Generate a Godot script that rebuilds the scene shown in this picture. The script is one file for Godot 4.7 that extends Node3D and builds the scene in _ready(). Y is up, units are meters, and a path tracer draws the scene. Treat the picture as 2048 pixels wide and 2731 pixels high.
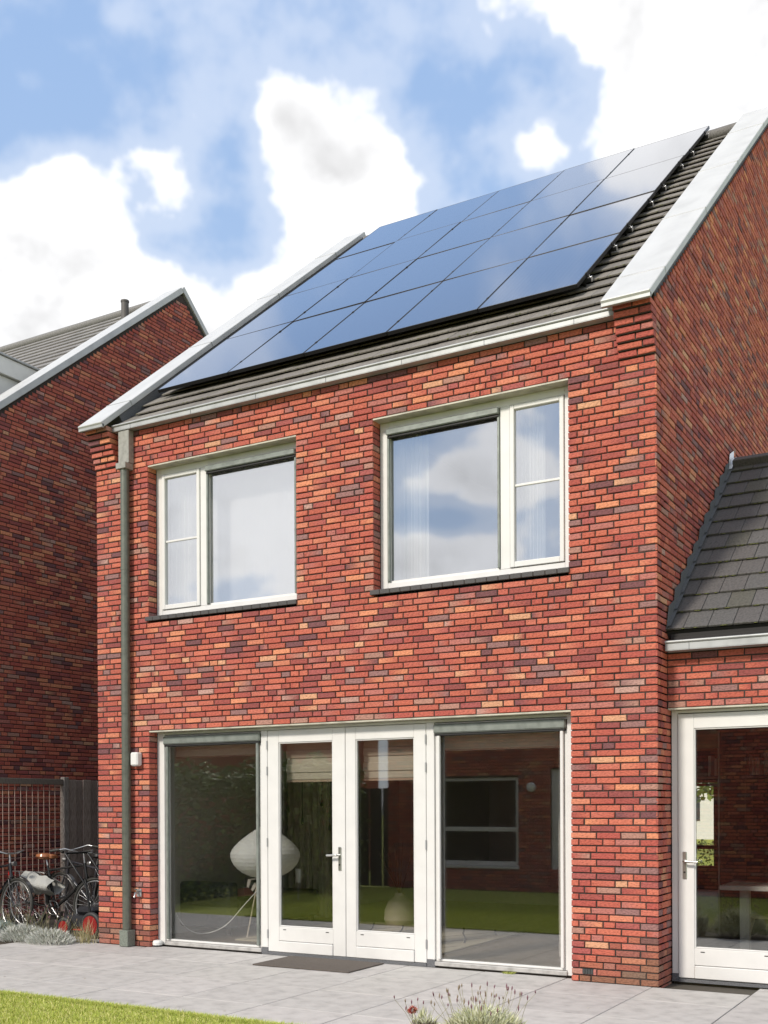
extends Node3D

# ---------------------------------------------------------------- mesh collector
class MB:
	var v := PackedVector3Array()
	var n := PackedVector3Array()
	var c := PackedColorArray()
	var t := PackedVector2Array()
	var has_uv := false

	func tri(a: Vector3, b: Vector3, d: Vector3, ca := Color.WHITE) -> void:
		var m := (b - a).cross(d - a).normalized()
		v.append(a); v.append(d); v.append(b)
		n.append(m); n.append(m); n.append(m)
		c.append(ca); c.append(ca); c.append(ca)
		if has_uv:
			t.append(Vector2.ZERO); t.append(Vector2.ZERO); t.append(Vector2.ZERO)

	# corners counter-clockwise seen from outside
	func quad(a: Vector3, b: Vector3, d: Vector3, e: Vector3, ca := Color.WHITE) -> void:
		var m := (d - a).cross(e - b).normalized()
		v.append(a); v.append(d); v.append(b); v.append(a); v.append(e); v.append(d)
		for i in 6:
			n.append(m); c.append(ca)
		if has_uv:
			t.append(Vector2(0, 1)); t.append(Vector2(1, 0)); t.append(Vector2(1, 1))
			t.append(Vector2(0, 1)); t.append(Vector2(0, 0)); t.append(Vector2(1, 0))

	func quad2(a: Vector3, b: Vector3, d: Vector3, e: Vector3, ca: Color, cb: Color) -> void:
		var m := (d - a).cross(e - b).normalized()
		v.append(a); v.append(d); v.append(b); v.append(a); v.append(e); v.append(d)
		c.append(ca); c.append(cb); c.append(cb); c.append(ca); c.append(ca); c.append(cb)
		for i in 6:
			n.append(m)

	func quadn(a: Vector3, b: Vector3, d: Vector3, e: Vector3, na: Vector3, nb: Vector3, nd: Vector3, ne: Vector3, ca := Color.WHITE) -> void:
		v.append(a); v.append(d); v.append(b); v.append(a); v.append(e); v.append(d)
		n.append(na); n.append(nd); n.append(nb); n.append(na); n.append(ne); n.append(nd)
		for i in 6:
			c.append(ca)

	func box(x0: float, x1: float, y0: float, y1: float, z0: float, z1: float, ca := Color.WHITE) -> void:
		tbox(Transform3D(), x0, x1, y0, y1, z0, z1, ca)

	func tbox(m: Transform3D, x0: float, x1: float, y0: float, y1: float, z0: float, z1: float, ca := Color.WHITE) -> void:
		var p := []
		for k in 8:
			p.append(m * Vector3(x1 if k & 1 else x0, y1 if k & 2 else y0, z1 if k & 4 else z0))
		quad(p[4], p[5], p[7], p[6], ca)
		quad(p[1], p[0], p[2], p[3], ca)
		quad(p[5], p[1], p[3], p[7], ca)
		quad(p[0], p[4], p[6], p[2], ca)
		quad(p[6], p[7], p[3], p[2], ca)
		quad(p[0], p[1], p[5], p[4], ca)

	# box with chamfered edges
	func cbox(x0: float, x1: float, y0: float, y1: float, z0: float, z1: float, h := 0.004, ca := Color.WHITE, m := Transform3D()) -> void:
		var lo := Vector3(x0, y0, z0)
		var hi := Vector3(x1, y1, z1)
		h = minf(h, 0.45 * minf(minf(x1 - x0, y1 - y0), z1 - z0))
		var q := func(k: int, axis: int) -> Vector3:
			var r := Vector3()
			for i in 3:
				var up := (k >> i) & 1
				var e := 0.0 if i == axis else h
				r[i] = hi[i] - e if up else lo[i] + e
			return m * r
		for ax in 3:
			var b := (ax + 1) % 3
			var d := (ax + 2) % 3
			for s in 2:
				var k0 := s << ax
				var a0: Vector3 = q.call(k0, ax)
				var a1: Vector3 = q.call(k0 | (1 << b), ax)
				var a2: Vector3 = q.call(k0 | (1 << b) | (1 << d), ax)
				var a3: Vector3 = q.call(k0 | (1 << d), ax)
				if s == 1:
					quad(a0, a1, a2, a3, ca)
				else:
					quad(a0, a3, a2, a1, ca)
		for ax in 3:
			var b := (ax + 1) % 3
			var d := (ax + 2) % 3
			for sb in 2:
				for sd in 2:
					var k := (sb << b) | (sd << d)
					var e0: Vector3 = q.call(k, b)
					var e1: Vector3 = q.call(k | (1 << ax), b)
					var e2: Vector3 = q.call(k | (1 << ax), d)
					var e3: Vector3 = q.call(k, d)
					if (sb == sd):
						quad(e0, e3, e2, e1, ca)
					else:
						quad(e0, e1, e2, e3, ca)
		for k in 8:
			var f0: Vector3 = q.call(k, 0)
			var f1: Vector3 = q.call(k, 1)
			var f2: Vector3 = q.call(k, 2)
			var odd := ((k & 1) + ((k >> 1) & 1) + ((k >> 2) & 1)) % 2
			if odd == 1:
				tri(f0, f1, f2, ca)
			else:
				tri(f0, f2, f1, ca)

	func tube(p: Array, r: float, sides := 8, ca := Color.WHITE, r_end := -1.0) -> void:
		if r_end < 0.0:
			r_end = r
		var rings := []
		var side := Vector3()
		for i in p.size():
			var a: Vector3 = p[maxi(i - 1, 0)]
			var b: Vector3 = p[mini(i + 1, p.size() - 1)]
			var dir := (b - a).normalized()
			if i == 0:
				side = dir.cross(Vector3.UP if absf(dir.y) < 0.9 else Vector3.RIGHT).normalized()
			else:
				side = (side - dir * side.dot(dir)).normalized()
			var oth := dir.cross(side)
			var ring := []
			for k in sides:
				var w := TAU * k / sides
				ring.append(side * cos(w) + oth * sin(w))
			rings.append(ring)
		for i in p.size() - 1:
			var ra := lerpf(r, r_end, float(i) / (p.size() - 1))
			var rb := lerpf(r, r_end, float(i + 1) / (p.size() - 1))
			var pa: Vector3 = p[i]
			var pb: Vector3 = p[i + 1]
			for k in sides:
				var k2 := (k + 1) % sides
				var a0: Vector3 = rings[i][k]
				var a1: Vector3 = rings[i][k2]
				var b0: Vector3 = rings[i + 1][k]
				var b1: Vector3 = rings[i + 1][k2]
				quadn(pa + a0 * ra, pa + a1 * ra, pb + b1 * rb, pb + b0 * rb, a0, a1, b1, b0, ca)
		for e in 2:
			var i := 0 if e == 0 else p.size() - 1
			var rr := r if e == 0 else r_end
			var pc: Vector3 = p[i]
			for k in sides:
				var a0: Vector3 = rings[i][k]
				var a1: Vector3 = rings[i][(k + 1) % sides]
				if e == 0:
					tri(pc, pc + a1 * rr, pc + a0 * rr, ca)
				else:
					tri(pc, pc + a0 * rr, pc + a1 * rr, ca)

	# profile: [radius, height] pairs from bottom to top, turned round the y axis of m
	func lathe(prof: Array, seg: int, m := Transform3D(), ca := Color.WHITE) -> void:
		for i in prof.size() - 1:
			var r0: float = prof[i][0]
			var y0: float = prof[i][1]
			var r1: float = prof[i + 1][0]
			var y1: float = prof[i + 1][1]
			var sl := Vector2(y1 - y0, r0 - r1).normalized()
			for k in seg:
				var w0 := TAU * k / seg
				var w1 := TAU * (k + 1) / seg
				var d0 := Vector3(cos(w0), 0, -sin(w0))
				var d1 := Vector3(cos(w1), 0, -sin(w1))
				var n0 := m.basis * (d0 * sl.x + Vector3.UP * sl.y)
				var n1 := m.basis * (d1 * sl.x + Vector3.UP * sl.y)
				quadn(m * (d0 * r0 + Vector3(0, y0, 0)), m * (d1 * r0 + Vector3(0, y0, 0)), m * (d1 * r1 + Vector3(0, y1, 0)), m * (d0 * r1 + Vector3(0, y1, 0)), n0, n1, n1, n0, ca)

	func ring(centre: Vector3, axis: Vector3, big: float, small: float, seg := 32, sides := 6, ca := Color.WHITE) -> void:
		var u := axis.cross(Vector3.UP if absf(axis.y) < 0.9 else Vector3.RIGHT).normalized()
		var w := axis.cross(u)
		for i in seg:
			var q := []
			for e in 2:
				var a := TAU * (i + e) / seg
				var d := u * cos(a) + w * sin(a)
				for k in sides + 1:
					var b := TAU * k / sides
					var nn := d * cos(b) + axis * sin(b)
					q.append([centre + d * big + nn * small, nn])
			for k in sides:
				var a0: Array = q[k]
				var a1: Array = q[k + 1]
				var b0: Array = q[sides + 1 + k]
				var b1: Array = q[sides + 2 + k]
				quadn(a0[0], b0[0], b1[0], a1[0], a0[1], b0[1], b1[1], a1[1], ca)

	func mesh() -> ArrayMesh:
		var a := []
		a.resize(Mesh.ARRAY_MAX)
		a[Mesh.ARRAY_VERTEX] = v
		a[Mesh.ARRAY_NORMAL] = n
		a[Mesh.ARRAY_COLOR] = c
		if has_uv:
			a[Mesh.ARRAY_TEX_UV] = t
		var m := ArrayMesh.new()
		m.add_surface_from_arrays(Mesh.PRIMITIVE_TRIANGLES, a)
		return m

# ---------------------------------------------------------------- naming helpers
var taken := {}
func numbered(called: String) -> String:
	var k: int = taken.get(called, 0)
	taken[called] = k + 1
	return called if k == 0 else "%s_%03d" % [called, k]

func thing(called: String, label: String, category: String, at := Vector3.ZERO, group := "", kind := "") -> Node3D:
	var o := Node3D.new()
	o.name = numbered(called)
	add_child(o)
	o.position = at
	tag(o, label, category, group, kind)
	return o

func tag(o: Node3D, label: String, category: String, group := "", kind := "") -> void:
	if label: o.set_meta("label", label)
	if category: o.set_meta("category", category)
	if group: o.set_meta("group", group)
	if kind: o.set_meta("kind", kind)

func part(parent: Node3D, called: String, m, material: Material, label := "", kind := "") -> MeshInstance3D:
	var o := MeshInstance3D.new()
	o.name = numbered(called) if parent == self else called
	o.mesh = m.mesh() if m is MB else m
	o.material_override = material
	parent.add_child(o, true)
	if label: o.set_meta("label", label)
	if kind: o.set_meta("kind", kind)
	return o

func node(parent: Node3D, called: String, at := Vector3.ZERO) -> Node3D:
	var o := Node3D.new()
	o.name = called
	parent.add_child(o, true)
	o.position = at
	return o

# ---------------------------------------------------------------- materials
var M := {}
func noise(freq: float, octaves: int, sd: int, size := 512) -> NoiseTexture2D:
	var f := FastNoiseLite.new()
	f.noise_type = FastNoiseLite.TYPE_SIMPLEX_SMOOTH
	f.frequency = freq
	f.fractal_octaves = octaves
	f.seed = sd
	var t := NoiseTexture2D.new()
	t.width = size
	t.height = size
	t.seamless = true
	t.noise = f
	return t

func tone(freq: float, octaves: int, sd: int, stops: Array, size := 512) -> NoiseTexture2D:
	var t := noise(freq, octaves, sd, size)
	var g := Gradient.new()
	var off := PackedFloat32Array()
	var col := PackedColorArray()
	for s in stops:
		off.append(s[0])
		col.append(s[1] if s[1] is Color else Color(s[1], s[1], s[1]))
	g.offsets = off
	g.colors = col
	t.color_ramp = g
	return t

func bumps(freq: float, octaves: int, sd: int, strength: float, size := 512) -> NoiseTexture2D:
	var t := noise(freq, octaves, sd, size)
	t.as_normal_map = true
	t.bump_strength = strength
	return t

func lin(r: float, g: float, b: float) -> Color:
	return Color(r, g, b).linear_to_srgb()

func mat(key: String, col: Color, rough: float, metal := 0.0) -> StandardMaterial3D:
	var m := StandardMaterial3D.new()
	m.resource_name = key
	m.albedo_color = col
	m.roughness = rough
	m.metallic = metal
	M[key] = m
	return m

func grain(m: StandardMaterial3D, tex: Texture2D, scale: Vector3, nrm: Texture2D = null, nscale := 0.5) -> void:
	m.albedo_texture = tex
	m.uv1_triplanar = true
	m.uv1_world_triplanar = true
	m.uv1_scale = scale
	if nrm:
		m.normal_enabled = true
		m.normal_texture = nrm
		m.normal_scale = nscale

func make_materials() -> void:
	var speck := tone(0.035, 5, 3, [[0.0, 0.70], [0.42, 0.93], [0.6, 0.99], [1.0, 1.0]])
	var soft := tone(0.012, 4, 9, [[0.0, 0.78], [0.5, 0.93], [1.0, 1.0]])
	var streak := tone(0.02, 4, 21, [[0.0, 0.55], [0.5, 0.85], [1.0, 1.0]])
	var nfine := bumps(0.05, 4, 5, 6.0)
	var nsoft := bumps(0.012, 3, 6, 4.0)
	var m := mat("brick", Color.WHITE, 0.9)
	m.vertex_color_use_as_albedo = true
	grain(m, speck, Vector3(1.7, 4.2, 1.7), bumps(0.03, 5, 7, 6.0), 0.7)
	m = mat("brick_far", Color.WHITE, 0.92)
	m.vertex_color_use_as_albedo = true
	grain(m, speck, Vector3(1.7, 4.2, 1.7))
	m = mat("mortar", lin(0.055, 0.041, 0.035), 0.95)
	grain(m, speck, Vector3(3, 3, 3), nfine, 0.6)
	m = mat("paint", lin(0.70, 0.695, 0.675), 0.38)
	grain(m, tone(0.02, 4, 31, [[0.0, 0.965], [0.5, 0.985], [1.0, 1.0]]), Vector3(0.35, 0.35, 0.35))
	m = mat("cream", lin(0.56, 0.53, 0.43), 0.5)
	grain(m, soft, Vector3(0.7, 0.7, 0.7))
	m = mat("zinc", lin(0.42, 0.43, 0.43), 0.48, 0.35)
	grain(m, tone(0.015, 5, 13, [[0.0, 0.84], [0.5, 0.95], [1.0, 1.0]]), Vector3(0.5, 0.5, 0.5))
	m = mat("coping", lin(0.55, 0.555, 0.555), 0.5, 0.1)
	grain(m, tone(0.015, 5, 14, [[0.0, 0.9], [0.5, 0.97], [1.0, 1.0]]), Vector3(0.35, 0.35, 0.35))
	m = mat("lead", lin(0.16, 0.165, 0.175), 0.55, 0.3)
	grain(m, speck, Vector3(4, 4, 4), nfine, 0.5)
	m = mat("bare_lead", lin(0.7, 0.71, 0.73), 0.35, 0.4)
	m = mat("pipe", lin(0.15, 0.16, 0.13), 0.4, 0.3)
	grain(m, soft, Vector3(1.5, 1.5, 1.5))
	m = mat("hopper", lin(0.33, 0.325, 0.295), 0.55, 0.15)
	grain(m, tone(0.02, 4, 33, [[0.0, 0.82], [0.5, 0.94], [1.0, 1.0]]), Vector3(1.3, 1.3, 1.3))
	m = mat("added_mirror_film", Color(0.97, 0.98, 1.0, 0.52), 0.02, 1.0)  # half-mirror film added over the upper panes so they reflect more sky
	m.transparency = BaseMaterial3D.TRANSPARENCY_ALPHA
	var plain_white := Image.create(4, 4, false, Image.FORMAT_RGBA8)
	plain_white.fill(Color.WHITE)
	m.albedo_texture = ImageTexture.create_from_image(plain_white)
	var high := m
	m = mat("added_tint_film", lin(0.50, 0.52, 0.52), 0.02, 1.0)  # grey film added over ground-floor panes: darkens the rooms, strengthens reflections
	m.albedo_color.a = 0.26
	m.transparency = BaseMaterial3D.TRANSPARENCY_ALPHA
	m.albedo_texture = high.albedo_texture
	m = mat("foot_pipe", lin(0.20, 0.225, 0.19), 0.6)
	grain(m, speck, Vector3(3, 3, 3))
	m = mat("tile", Color.WHITE, 0.72)
	m.vertex_color_use_as_albedo = true
	grain(m, tone(0.03, 5, 17, [[0.0, 0.6], [0.45, 0.86], [1.0, 1.0]]), Vector3(2.3, 2.3, 2.3), nfine, 0.35)
	m = mat("moss", lin(0.13, 0.14, 0.035), 0.95)
	m = mat("roof_felt", lin(0.03, 0.028, 0.027), 0.9)
	m = mat("stone_sill", lin(0.085, 0.08, 0.08), 0.5)
	grain(m, speck, Vector3(6, 6, 6), nfine, 0.4)
	m = mat("screen", lin(0.24, 0.265, 0.24), 0.45, 0.2)
	grain(m, soft, Vector3(1, 1, 1))
	m = mat("rubber", lin(0.012, 0.012, 0.012), 0.6)
	m = mat("pane", Color(1, 1, 1, 0.0), 0.0)
	m.transparency = BaseMaterial3D.TRANSPARENCY_ALPHA
	m = mat("panel_frame", lin(0.02, 0.02, 0.022), 0.4, 0.5)
	m = mat("rail", lin(0.03, 0.03, 0.032), 0.45, 0.6)
	m = mat("aluminium", lin(0.75, 0.75, 0.76), 0.3, 0.9)
	m = mat("steel", lin(0.55, 0.55, 0.53), 0.28, 0.9)
	m = mat("slab", Color.WHITE, 0.78)
	m.vertex_color_use_as_albedo = true
	grain(m, tone(0.02, 6, 41, [[0.0, 0.84], [0.3, 0.935], [0.6, 0.98], [1.0, 1.0]], 1024), Vector3(0.24, 0.24, 0.24), nfine, 0.08)
	m = mat("bedding", lin(0.08, 0.07, 0.055), 0.95)
	grain(m, speck, Vector3(4, 4, 4))
	m = mat("threshold", lin(0.52, 0.51, 0.49), 0.5, 0.2)
	grain(m, soft, Vector3(1, 1, 1))
	m = mat("doormat", lin(0.16, 0.135, 0.115), 0.97)
	grain(m, tone(0.09, 4, 51, [[0.0, 0.5], [0.5, 0.85], [1.0, 1.0]]), Vector3(3, 3, 3), nfine, 0.8)
	m = mat("soil", lin(0.07, 0.055, 0.04), 0.97)
	grain(m, speck, Vector3(3, 3, 3), nfine, 1.0)
	m = mat("turf", lin(0.46, 0.47, 0.10), 0.95)
	grain(m, tone(0.03, 5, 61, [[0.0, Color(0.6, 0.65, 0.45)], [0.5, Color(0.88, 0.92, 0.8)], [1.0, Color(1, 1, 0.9)]]), Vector3(0.6, 0.6, 0.6), nfine, 0.8)
	m = mat("blade", Color.WHITE, 0.7)
	m.vertex_color_use_as_albedo = true
	m.backlight_enabled = true
	m.backlight = Color(0.5, 0.55, 0.2)
	m = mat("leaf", Color.WHITE, 0.6)
	m.vertex_color_use_as_albedo = true
	m.backlight_enabled = true
	m.backlight = Color(0.3, 0.35, 0.15)
	m = mat("plain", Color.WHITE, 0.6)
	m.vertex_color_use_as_albedo = true
	m = mat("gloss", Color.WHITE, 0.25)
	m.vertex_color_use_as_albedo = true
	m = mat("metal", Color.WHITE, 0.3, 0.85)
	m.vertex_color_use_as_albedo = true
	m = mat("wood", Color.WHITE, 0.85)
	m.vertex_color_use_as_albedo = true
	grain(m, streak, Vector3(9, 0.8, 9), bumps(0.03, 4, 71, 5.0), 0.5)
	m = mat("wall_paint", lin(0.50, 0.475, 0.43), 0.8)
	m = mat("floor_room", lin(0.30, 0.245, 0.185), 0.45)
	grain(m, streak, Vector3(0.6, 3, 5))
	m = mat("cloth", Color.WHITE, 0.95)
	m.vertex_color_use_as_albedo = true
	grain(m, tone(0.08, 3, 81, [[0.0, 0.75], [1.0, 1.0]]), Vector3(5, 5, 5))
	m = mat("sheer", lin(0.9, 0.9, 0.88), 0.9)
	m.backlight_enabled = true
	m.backlight = Color(0.9, 0.9, 0.88)
	m = mat("shade_paper", lin(0.85, 0.87, 0.84), 0.9)
	m.backlight_enabled = true
	m.backlight = Color(0.8, 0.8, 0.76)
	# printed cells of a solar panel: busbars and cell edges
	var im := Image.create(480, 800, false, Image.FORMAT_RGB8)
	im.fill(lin(0.045, 0.06, 0.11))
	for k in 6:
		for j in 3:
			im.fill_rect(Rect2i(k * 80 + 13 + j * 26, 0, 2, 800), lin(0.26, 0.29, 0.34))
		im.fill_rect(Rect2i(k * 80, 0, 2, 800), lin(0.12, 0.14, 0.19))
	for k in 10:
		im.fill_rect(Rect2i(0, k * 80, 480, 2), lin(0.12, 0.14, 0.19))
	m = mat("cells", Color.WHITE, 0.10, 0.9)
	m.albedo_texture = ImageTexture.create_from_image(im)
	m.clearcoat_enabled = true
	m.clearcoat = 1.0
	m.clearcoat_roughness = 0.03

# ---------------------------------------------------------------- sky
# [azimuth, height, half width, half height, strength] in degrees: the clouds seen over the houses
const CLOUDS := [
	[-48.6, 20.6, 5.0, 6.0, 0.85], [-45.4, 26.2, 2.8, 2.8, 0.6], [-46.4, 28.8, 1.6, 1.5, 0.42], [-49.8, 25.4, 1.8, 2.2, 0.42], [-40.8, 22.6, 3.6, 3.0, 0.62], [-37.4, 20.6, 2.6, 2.6, 0.5],
	[-33.4, 30.4, 2.7, 2.4, 0.62], [-35.0, 32.3, 1.3, 1.2, 0.30], [-37.4, 35.2, 2.4, 1.6, -0.24], [-31.6, 27.0, 2.5, 2.6, 0.58], [-30.2, 30.4, 2.0, 1.9, 0.48], [-32.6, 23.6, 2.8, 2.2, 0.44],
	[-41.2, 29.9, 1.6, 1.2, 0.40], [-40.0, 28.3, 1.4, 0.9, 0.30],
	[-9.5, 36.0, 6.4, 6.0, 0.85], [-13.4, 30.0, 3.4, 4.5, 0.6], [-16.6, 35.4, 2.2, 2.0, 0.42], [-13.0, 45.5, 7.5, 6.0, 0.95], [-16.0, 26.0, 4.0, 3.4, 0.55],
	[-21.6, 30.6, 1.5, 1.8, 0.28], [-24.4, 26.6, 2.0, 2.0, 0.34], [-20.4, 27.4, 2.0, 1.4, 0.26], [-28.3, 35.6, 0.9, 0.9, 0.22], [-47.8, 32.4, 0.8, 0.6, 0.2], [-52.0, 38.0, 4.0, 2.2, 0.22], [-43.2, 35.0, 0.8, 0.5, 0.2],
	[-43.0, 33.6, 4.5, 2.0, -0.20], [-25.4, 33.4, 2.6, 2.4, -0.22], [-37.0, 41.5, 7.0, 3.4, -0.2], [-29.0, 46.0, 6.0, 4.0, -0.2], [-37.4, 28.6, 1.0, 3.0, -0.16],
	[-152.0, 12.6, 5.0, 1.7, 0.6], [-155.0, 16.6, 3.4, 1.2, 0.55], [-150.0, 18.8, 4.0, 0.9, -0.4], [-153.4, 14.6, 2.4, 0.6, -0.4], [-142.0, 15.0, 5.0, 5.0, 0.36],
]

func make_sky() -> ImageTexture:
	var w := 3072
	var h := 1536
	var f := FastNoiseLite.new()
	f.noise_type = FastNoiseLite.TYPE_SIMPLEX_SMOOTH
	f.seed = 11
	f.frequency = 5.2
	f.fractal_octaves = 7
	f.fractal_gain = 0.58
	var g := FastNoiseLite.new()
	g.noise_type = FastNoiseLite.TYPE_SIMPLEX_SMOOTH
	g.seed = 4
	g.frequency = 5.0
	g.fractal_octaves = 4
	var px := PackedFloat32Array()
	px.resize(w * h * 3)
	var sun := sun_dir()
	var dirs := []
	for q in CLOUDS:
		var a := deg_to_rad(q[0])
		var e := deg_to_rad(q[1])
		dirs.append([a, e, deg_to_rad(q[2]) / cos(e), deg_to_rad(q[3]), q[4]])
	for j in h:
		var el := PI / 2 - PI * (j + 0.5) / h
		var y := sin(el)
		var ce := cos(el)
		if el < -0.01:
			for i in w:
				var at := (j * w + i) * 3
				px[at] = 0.42; px[at + 1] = 0.44; px[at + 2] = 0.42
			continue
		var blue := Color(0.285, 0.43, 0.70).lerp(Color(0.37, 0.52, 0.75), clampf(1.0 - el / 0.75, 0, 1))
		blue = blue.lerp(Color(0.66, 0.74, 0.84), pow(clampf(1.0 - el / 0.7, 0, 1), 2.5))
		var near := []
		for q in dirs:
			if absf(el - q[1]) < 2.6 * q[3]:
				near.append(q)
		for i in w:
			var az := TAU * (i + 0.5) / w
			if az > PI:
				az -= TAU
			var dx := sin(az) * ce
			var dz := -cos(az) * ce
			var den := f.get_noise_3d(dx, y * 1.35, dz)
			var bias := 0.09
			# inside the part of the sky seen here the clouds stand as photographed
			var inside := clampf((az + 1.05) / 0.12, 0, 1) * clampf((-0.02 - az) / 0.12, 0, 1) * clampf((0.92 - el) / 0.1, 0, 1)
			bias = lerpf(bias, -0.23, inside)
			for q in near:
				var p: float = (az - q[0]) / q[2]
				var r: float = (el - q[1]) / q[3]
				var k := p * p + r * r
				if k < 6.0:
					bias += q[4] * exp(-k * 0.9)
			den = den * 0.74 + bias
			var cover := smoothstep(-0.04, 0.24, den)
			var veil := 0.30 * smoothstep(-0.34, 0.02, den)
			var cr := blue.r
			var cg := blue.g
			var cb := blue.b
			if cover > 0.0 or veil > 0.0:
				var lit := 1.0
				if den > 0.12:
					var o := f.get_noise_3d(dx + sun.x * 0.05, (y + sun.y * 0.05) * 1.35, dz + sun.z * 0.05) * 0.74
					var thick := smoothstep(0.1, 0.7, den)
					lit = 1.0 - thick * clampf(0.12 + 0.8 * (o + bias - den), 0.0, 0.34) + 0.05 * g.get_noise_3d(dx, y, dz)
				var s := 1.0 * lit
				var amount := maxf(cover, veil)
				cr = lerpf(cr, s, amount)
				cg = lerpf(cg, s, amount)
				cb = lerpf(cb, s * 1.01, amount)
			var at := (j * w + i) * 3
			px[at] = cr; px[at + 1] = cg; px[at + 2] = cb
	return ImageTexture.create_from_image(Image.create_from_data(w, h, false, Image.FORMAT_RGBF, px.to_byte_array()))

const SUN_AZ := 15.0   # degrees to the west of the facade's normal
const SUN_EL := 37.0
func sun_dir() -> Vector3:
	var a := deg_to_rad(SUN_AZ)
	var e := deg_to_rad(SUN_EL)
	return Vector3(-sin(a) * cos(e), sin(e), cos(a) * cos(e))

# ---------------------------------------------------------------- bricks
const COURSE := 0.06
var rng := RandomNumberGenerator.new()
const TONES := [
	[0.53, 0.122, 0.070], [0.56, 0.135, 0.078], [0.49, 0.105, 0.062], [0.60, 0.155, 0.088], [0.51, 0.115, 0.072], [0.45, 0.088, 0.058], [0.57, 0.15, 0.095],
	[0.37, 0.076, 0.056], [0.30, 0.066, 0.054], [0.40, 0.092, 0.076], [0.20, 0.066, 0.066], [0.70, 0.25, 0.125], [0.66, 0.215, 0.12], [0.68, 0.33, 0.185], [0.44, 0.21, 0.155], [0.31, 0.145, 0.13], [0.48, 0.155, 0.12], [0.52, 0.29, 0.235],
]
const WEIGHTS := [10, 10, 10, 8, 10, 9, 8, 9, 6, 8, 4, 6, 6, 2, 5, 4, 6, 1]
func pick_tone() -> int:
	var s := 0
	for w in WEIGHTS: s += w
	var r := rng.randi_range(0, s - 1)
	for i in WEIGHTS.size():
		r -= WEIGHTS[i]
		if r < 0: return i
	return 0

func tone_col(i: int, k := 1.0) -> Color:
	var q: Array = TONES[i]
	return Color(q[0] * k * 0.97, (q[1] + 0.010) * k, (q[2] + 0.014) * k)

# wild bond: [start, length] along one course of a wall strip
func lay_course(x0: float, x1: float, odd: bool, before: Array) -> Array:
	var best := []
	var least := 1e9
	for attempt in 7:
		var out := []
		var end := x1
		var first := true
		while end - x0 > 0.001:
			var left := end - x0
			var l := 0.0
			if first:
				l = 0.152 if odd else 0.10
			else:
				l = 0.21 if rng.randf() < 0.72 else 0.10
			first = false
			if left < l + 0.07:
				l = left if left <= 0.235 else (left - 0.01) * (0.5 if left < 0.3 else 0.62)
			out.append([end - l, l])
			end -= l + 0.010
		var bad := 0.0
		for q in out:
			for p in before:
				if absf(q[0] - p) < 0.035: bad += 1.0
		if bad < least:
			least = bad
			best = out
	return best

# one brick with a worn, chamfered face; o is its lower corner in the face plane
func brick(mb: MB, o: Vector3, ux: Vector3, un: Vector3, l: float, h: float, depth: float, proud: float, ca: Color, cb: Color, rough := 0.0018) -> void:
	var uy := Vector3.UP
	if ux.cross(uy).dot(un) < 0.0:
		o += ux * l
		ux = -ux
		var sw := ca
		ca = cb
		cb = sw
	var e := 0.0045
	var q := [Vector2(0, 0), Vector2(l, 0), Vector2(l, h), Vector2(0, h)]
	var s := [Vector2(1, 1), Vector2(-1, 1), Vector2(-1, -1), Vector2(1, -1)]
	var back := []
	var rim := []
	var face := []
	for i in 4:
		var j := Vector2(rng.randf_range(-rough, rough), rng.randf_range(-rough, rough))
		var a: Vector2 = q[i] + j
		var b: Vector2 = a + s[i] * e
		back.append(o + ux * a.x + uy * a.y - un * depth)
		rim.append(o + ux * a.x + uy * a.y + un * (proud - e))
		face.append(o + ux * b.x + uy * b.y + un * (proud + rng.randf_range(-0.0012, 0.0012)))
	mb.quad2(face[0], face[1], face[2], face[3], ca, cb)
	for i in 4:
		var k := (i + 1) % 4
		var c := ca if i == 3 else cb if i == 1 else ca.lerp(cb, 0.5)
		mb.quad(rim[i], rim[k], face[k], face[i], c)
		mb.quad(back[i], back[k], rim[k], rim[i], c)

# bricks of a wall: records [start, course, length, tone, tone2, proud]
func lay_wall(strips: Callable, k0: int, k1: int) -> Array:
	var out := []
	var joints := []
	for k in range(k0, k1):
		var now := []
		for st in strips.call(k):
			for b in lay_course(st[0], st[1], (k % 2) == 0, joints):
				b[0] += 0.001
				b[1] -= 0.002
				var t := pick_tone()
				var t2 := t
				if rng.randf() < 0.30: t2 = pick_tone()
				out.append([b[0], k, b[1], t, t2, rng.randf_range(-0.002, 0.003)])
				now.append(b[0])
		joints = now
	return out

var brick_cache := {}
func brick_node(parent: Node3D, at: Vector3, ux: Vector3, un: Vector3, l: float, t: int, t2: int, proud: float, dirt := 0) -> void:
	var li := roundi(l / 0.004)
	var key := "%d %d %d %d %d %s" % [li, t, t2 if t2 != t else -1, rng.randi_range(0, 1), dirt, str(un)]
	if not brick_cache.has(key):
		var mb := MB.new()
		var ca := tone_col(t)
		var cb := tone_col(t2)
		if dirt > 0:
			ca = ca.lerp(Color(0.20, 0.125, 0.07), 0.36 * dirt)
			cb = cb.lerp(Color(0.18, 0.125, 0.075), 0.36 * dirt)
		brick(mb, Vector3.ZERO, ux, un, li * 0.004, 0.0485, 0.014, 0.0, ca, cb)
		brick_cache[key] = mb.mesh()
	var o := part(parent, "brick", brick_cache[key], M.brick)
	o.position = at + un * proud

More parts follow.
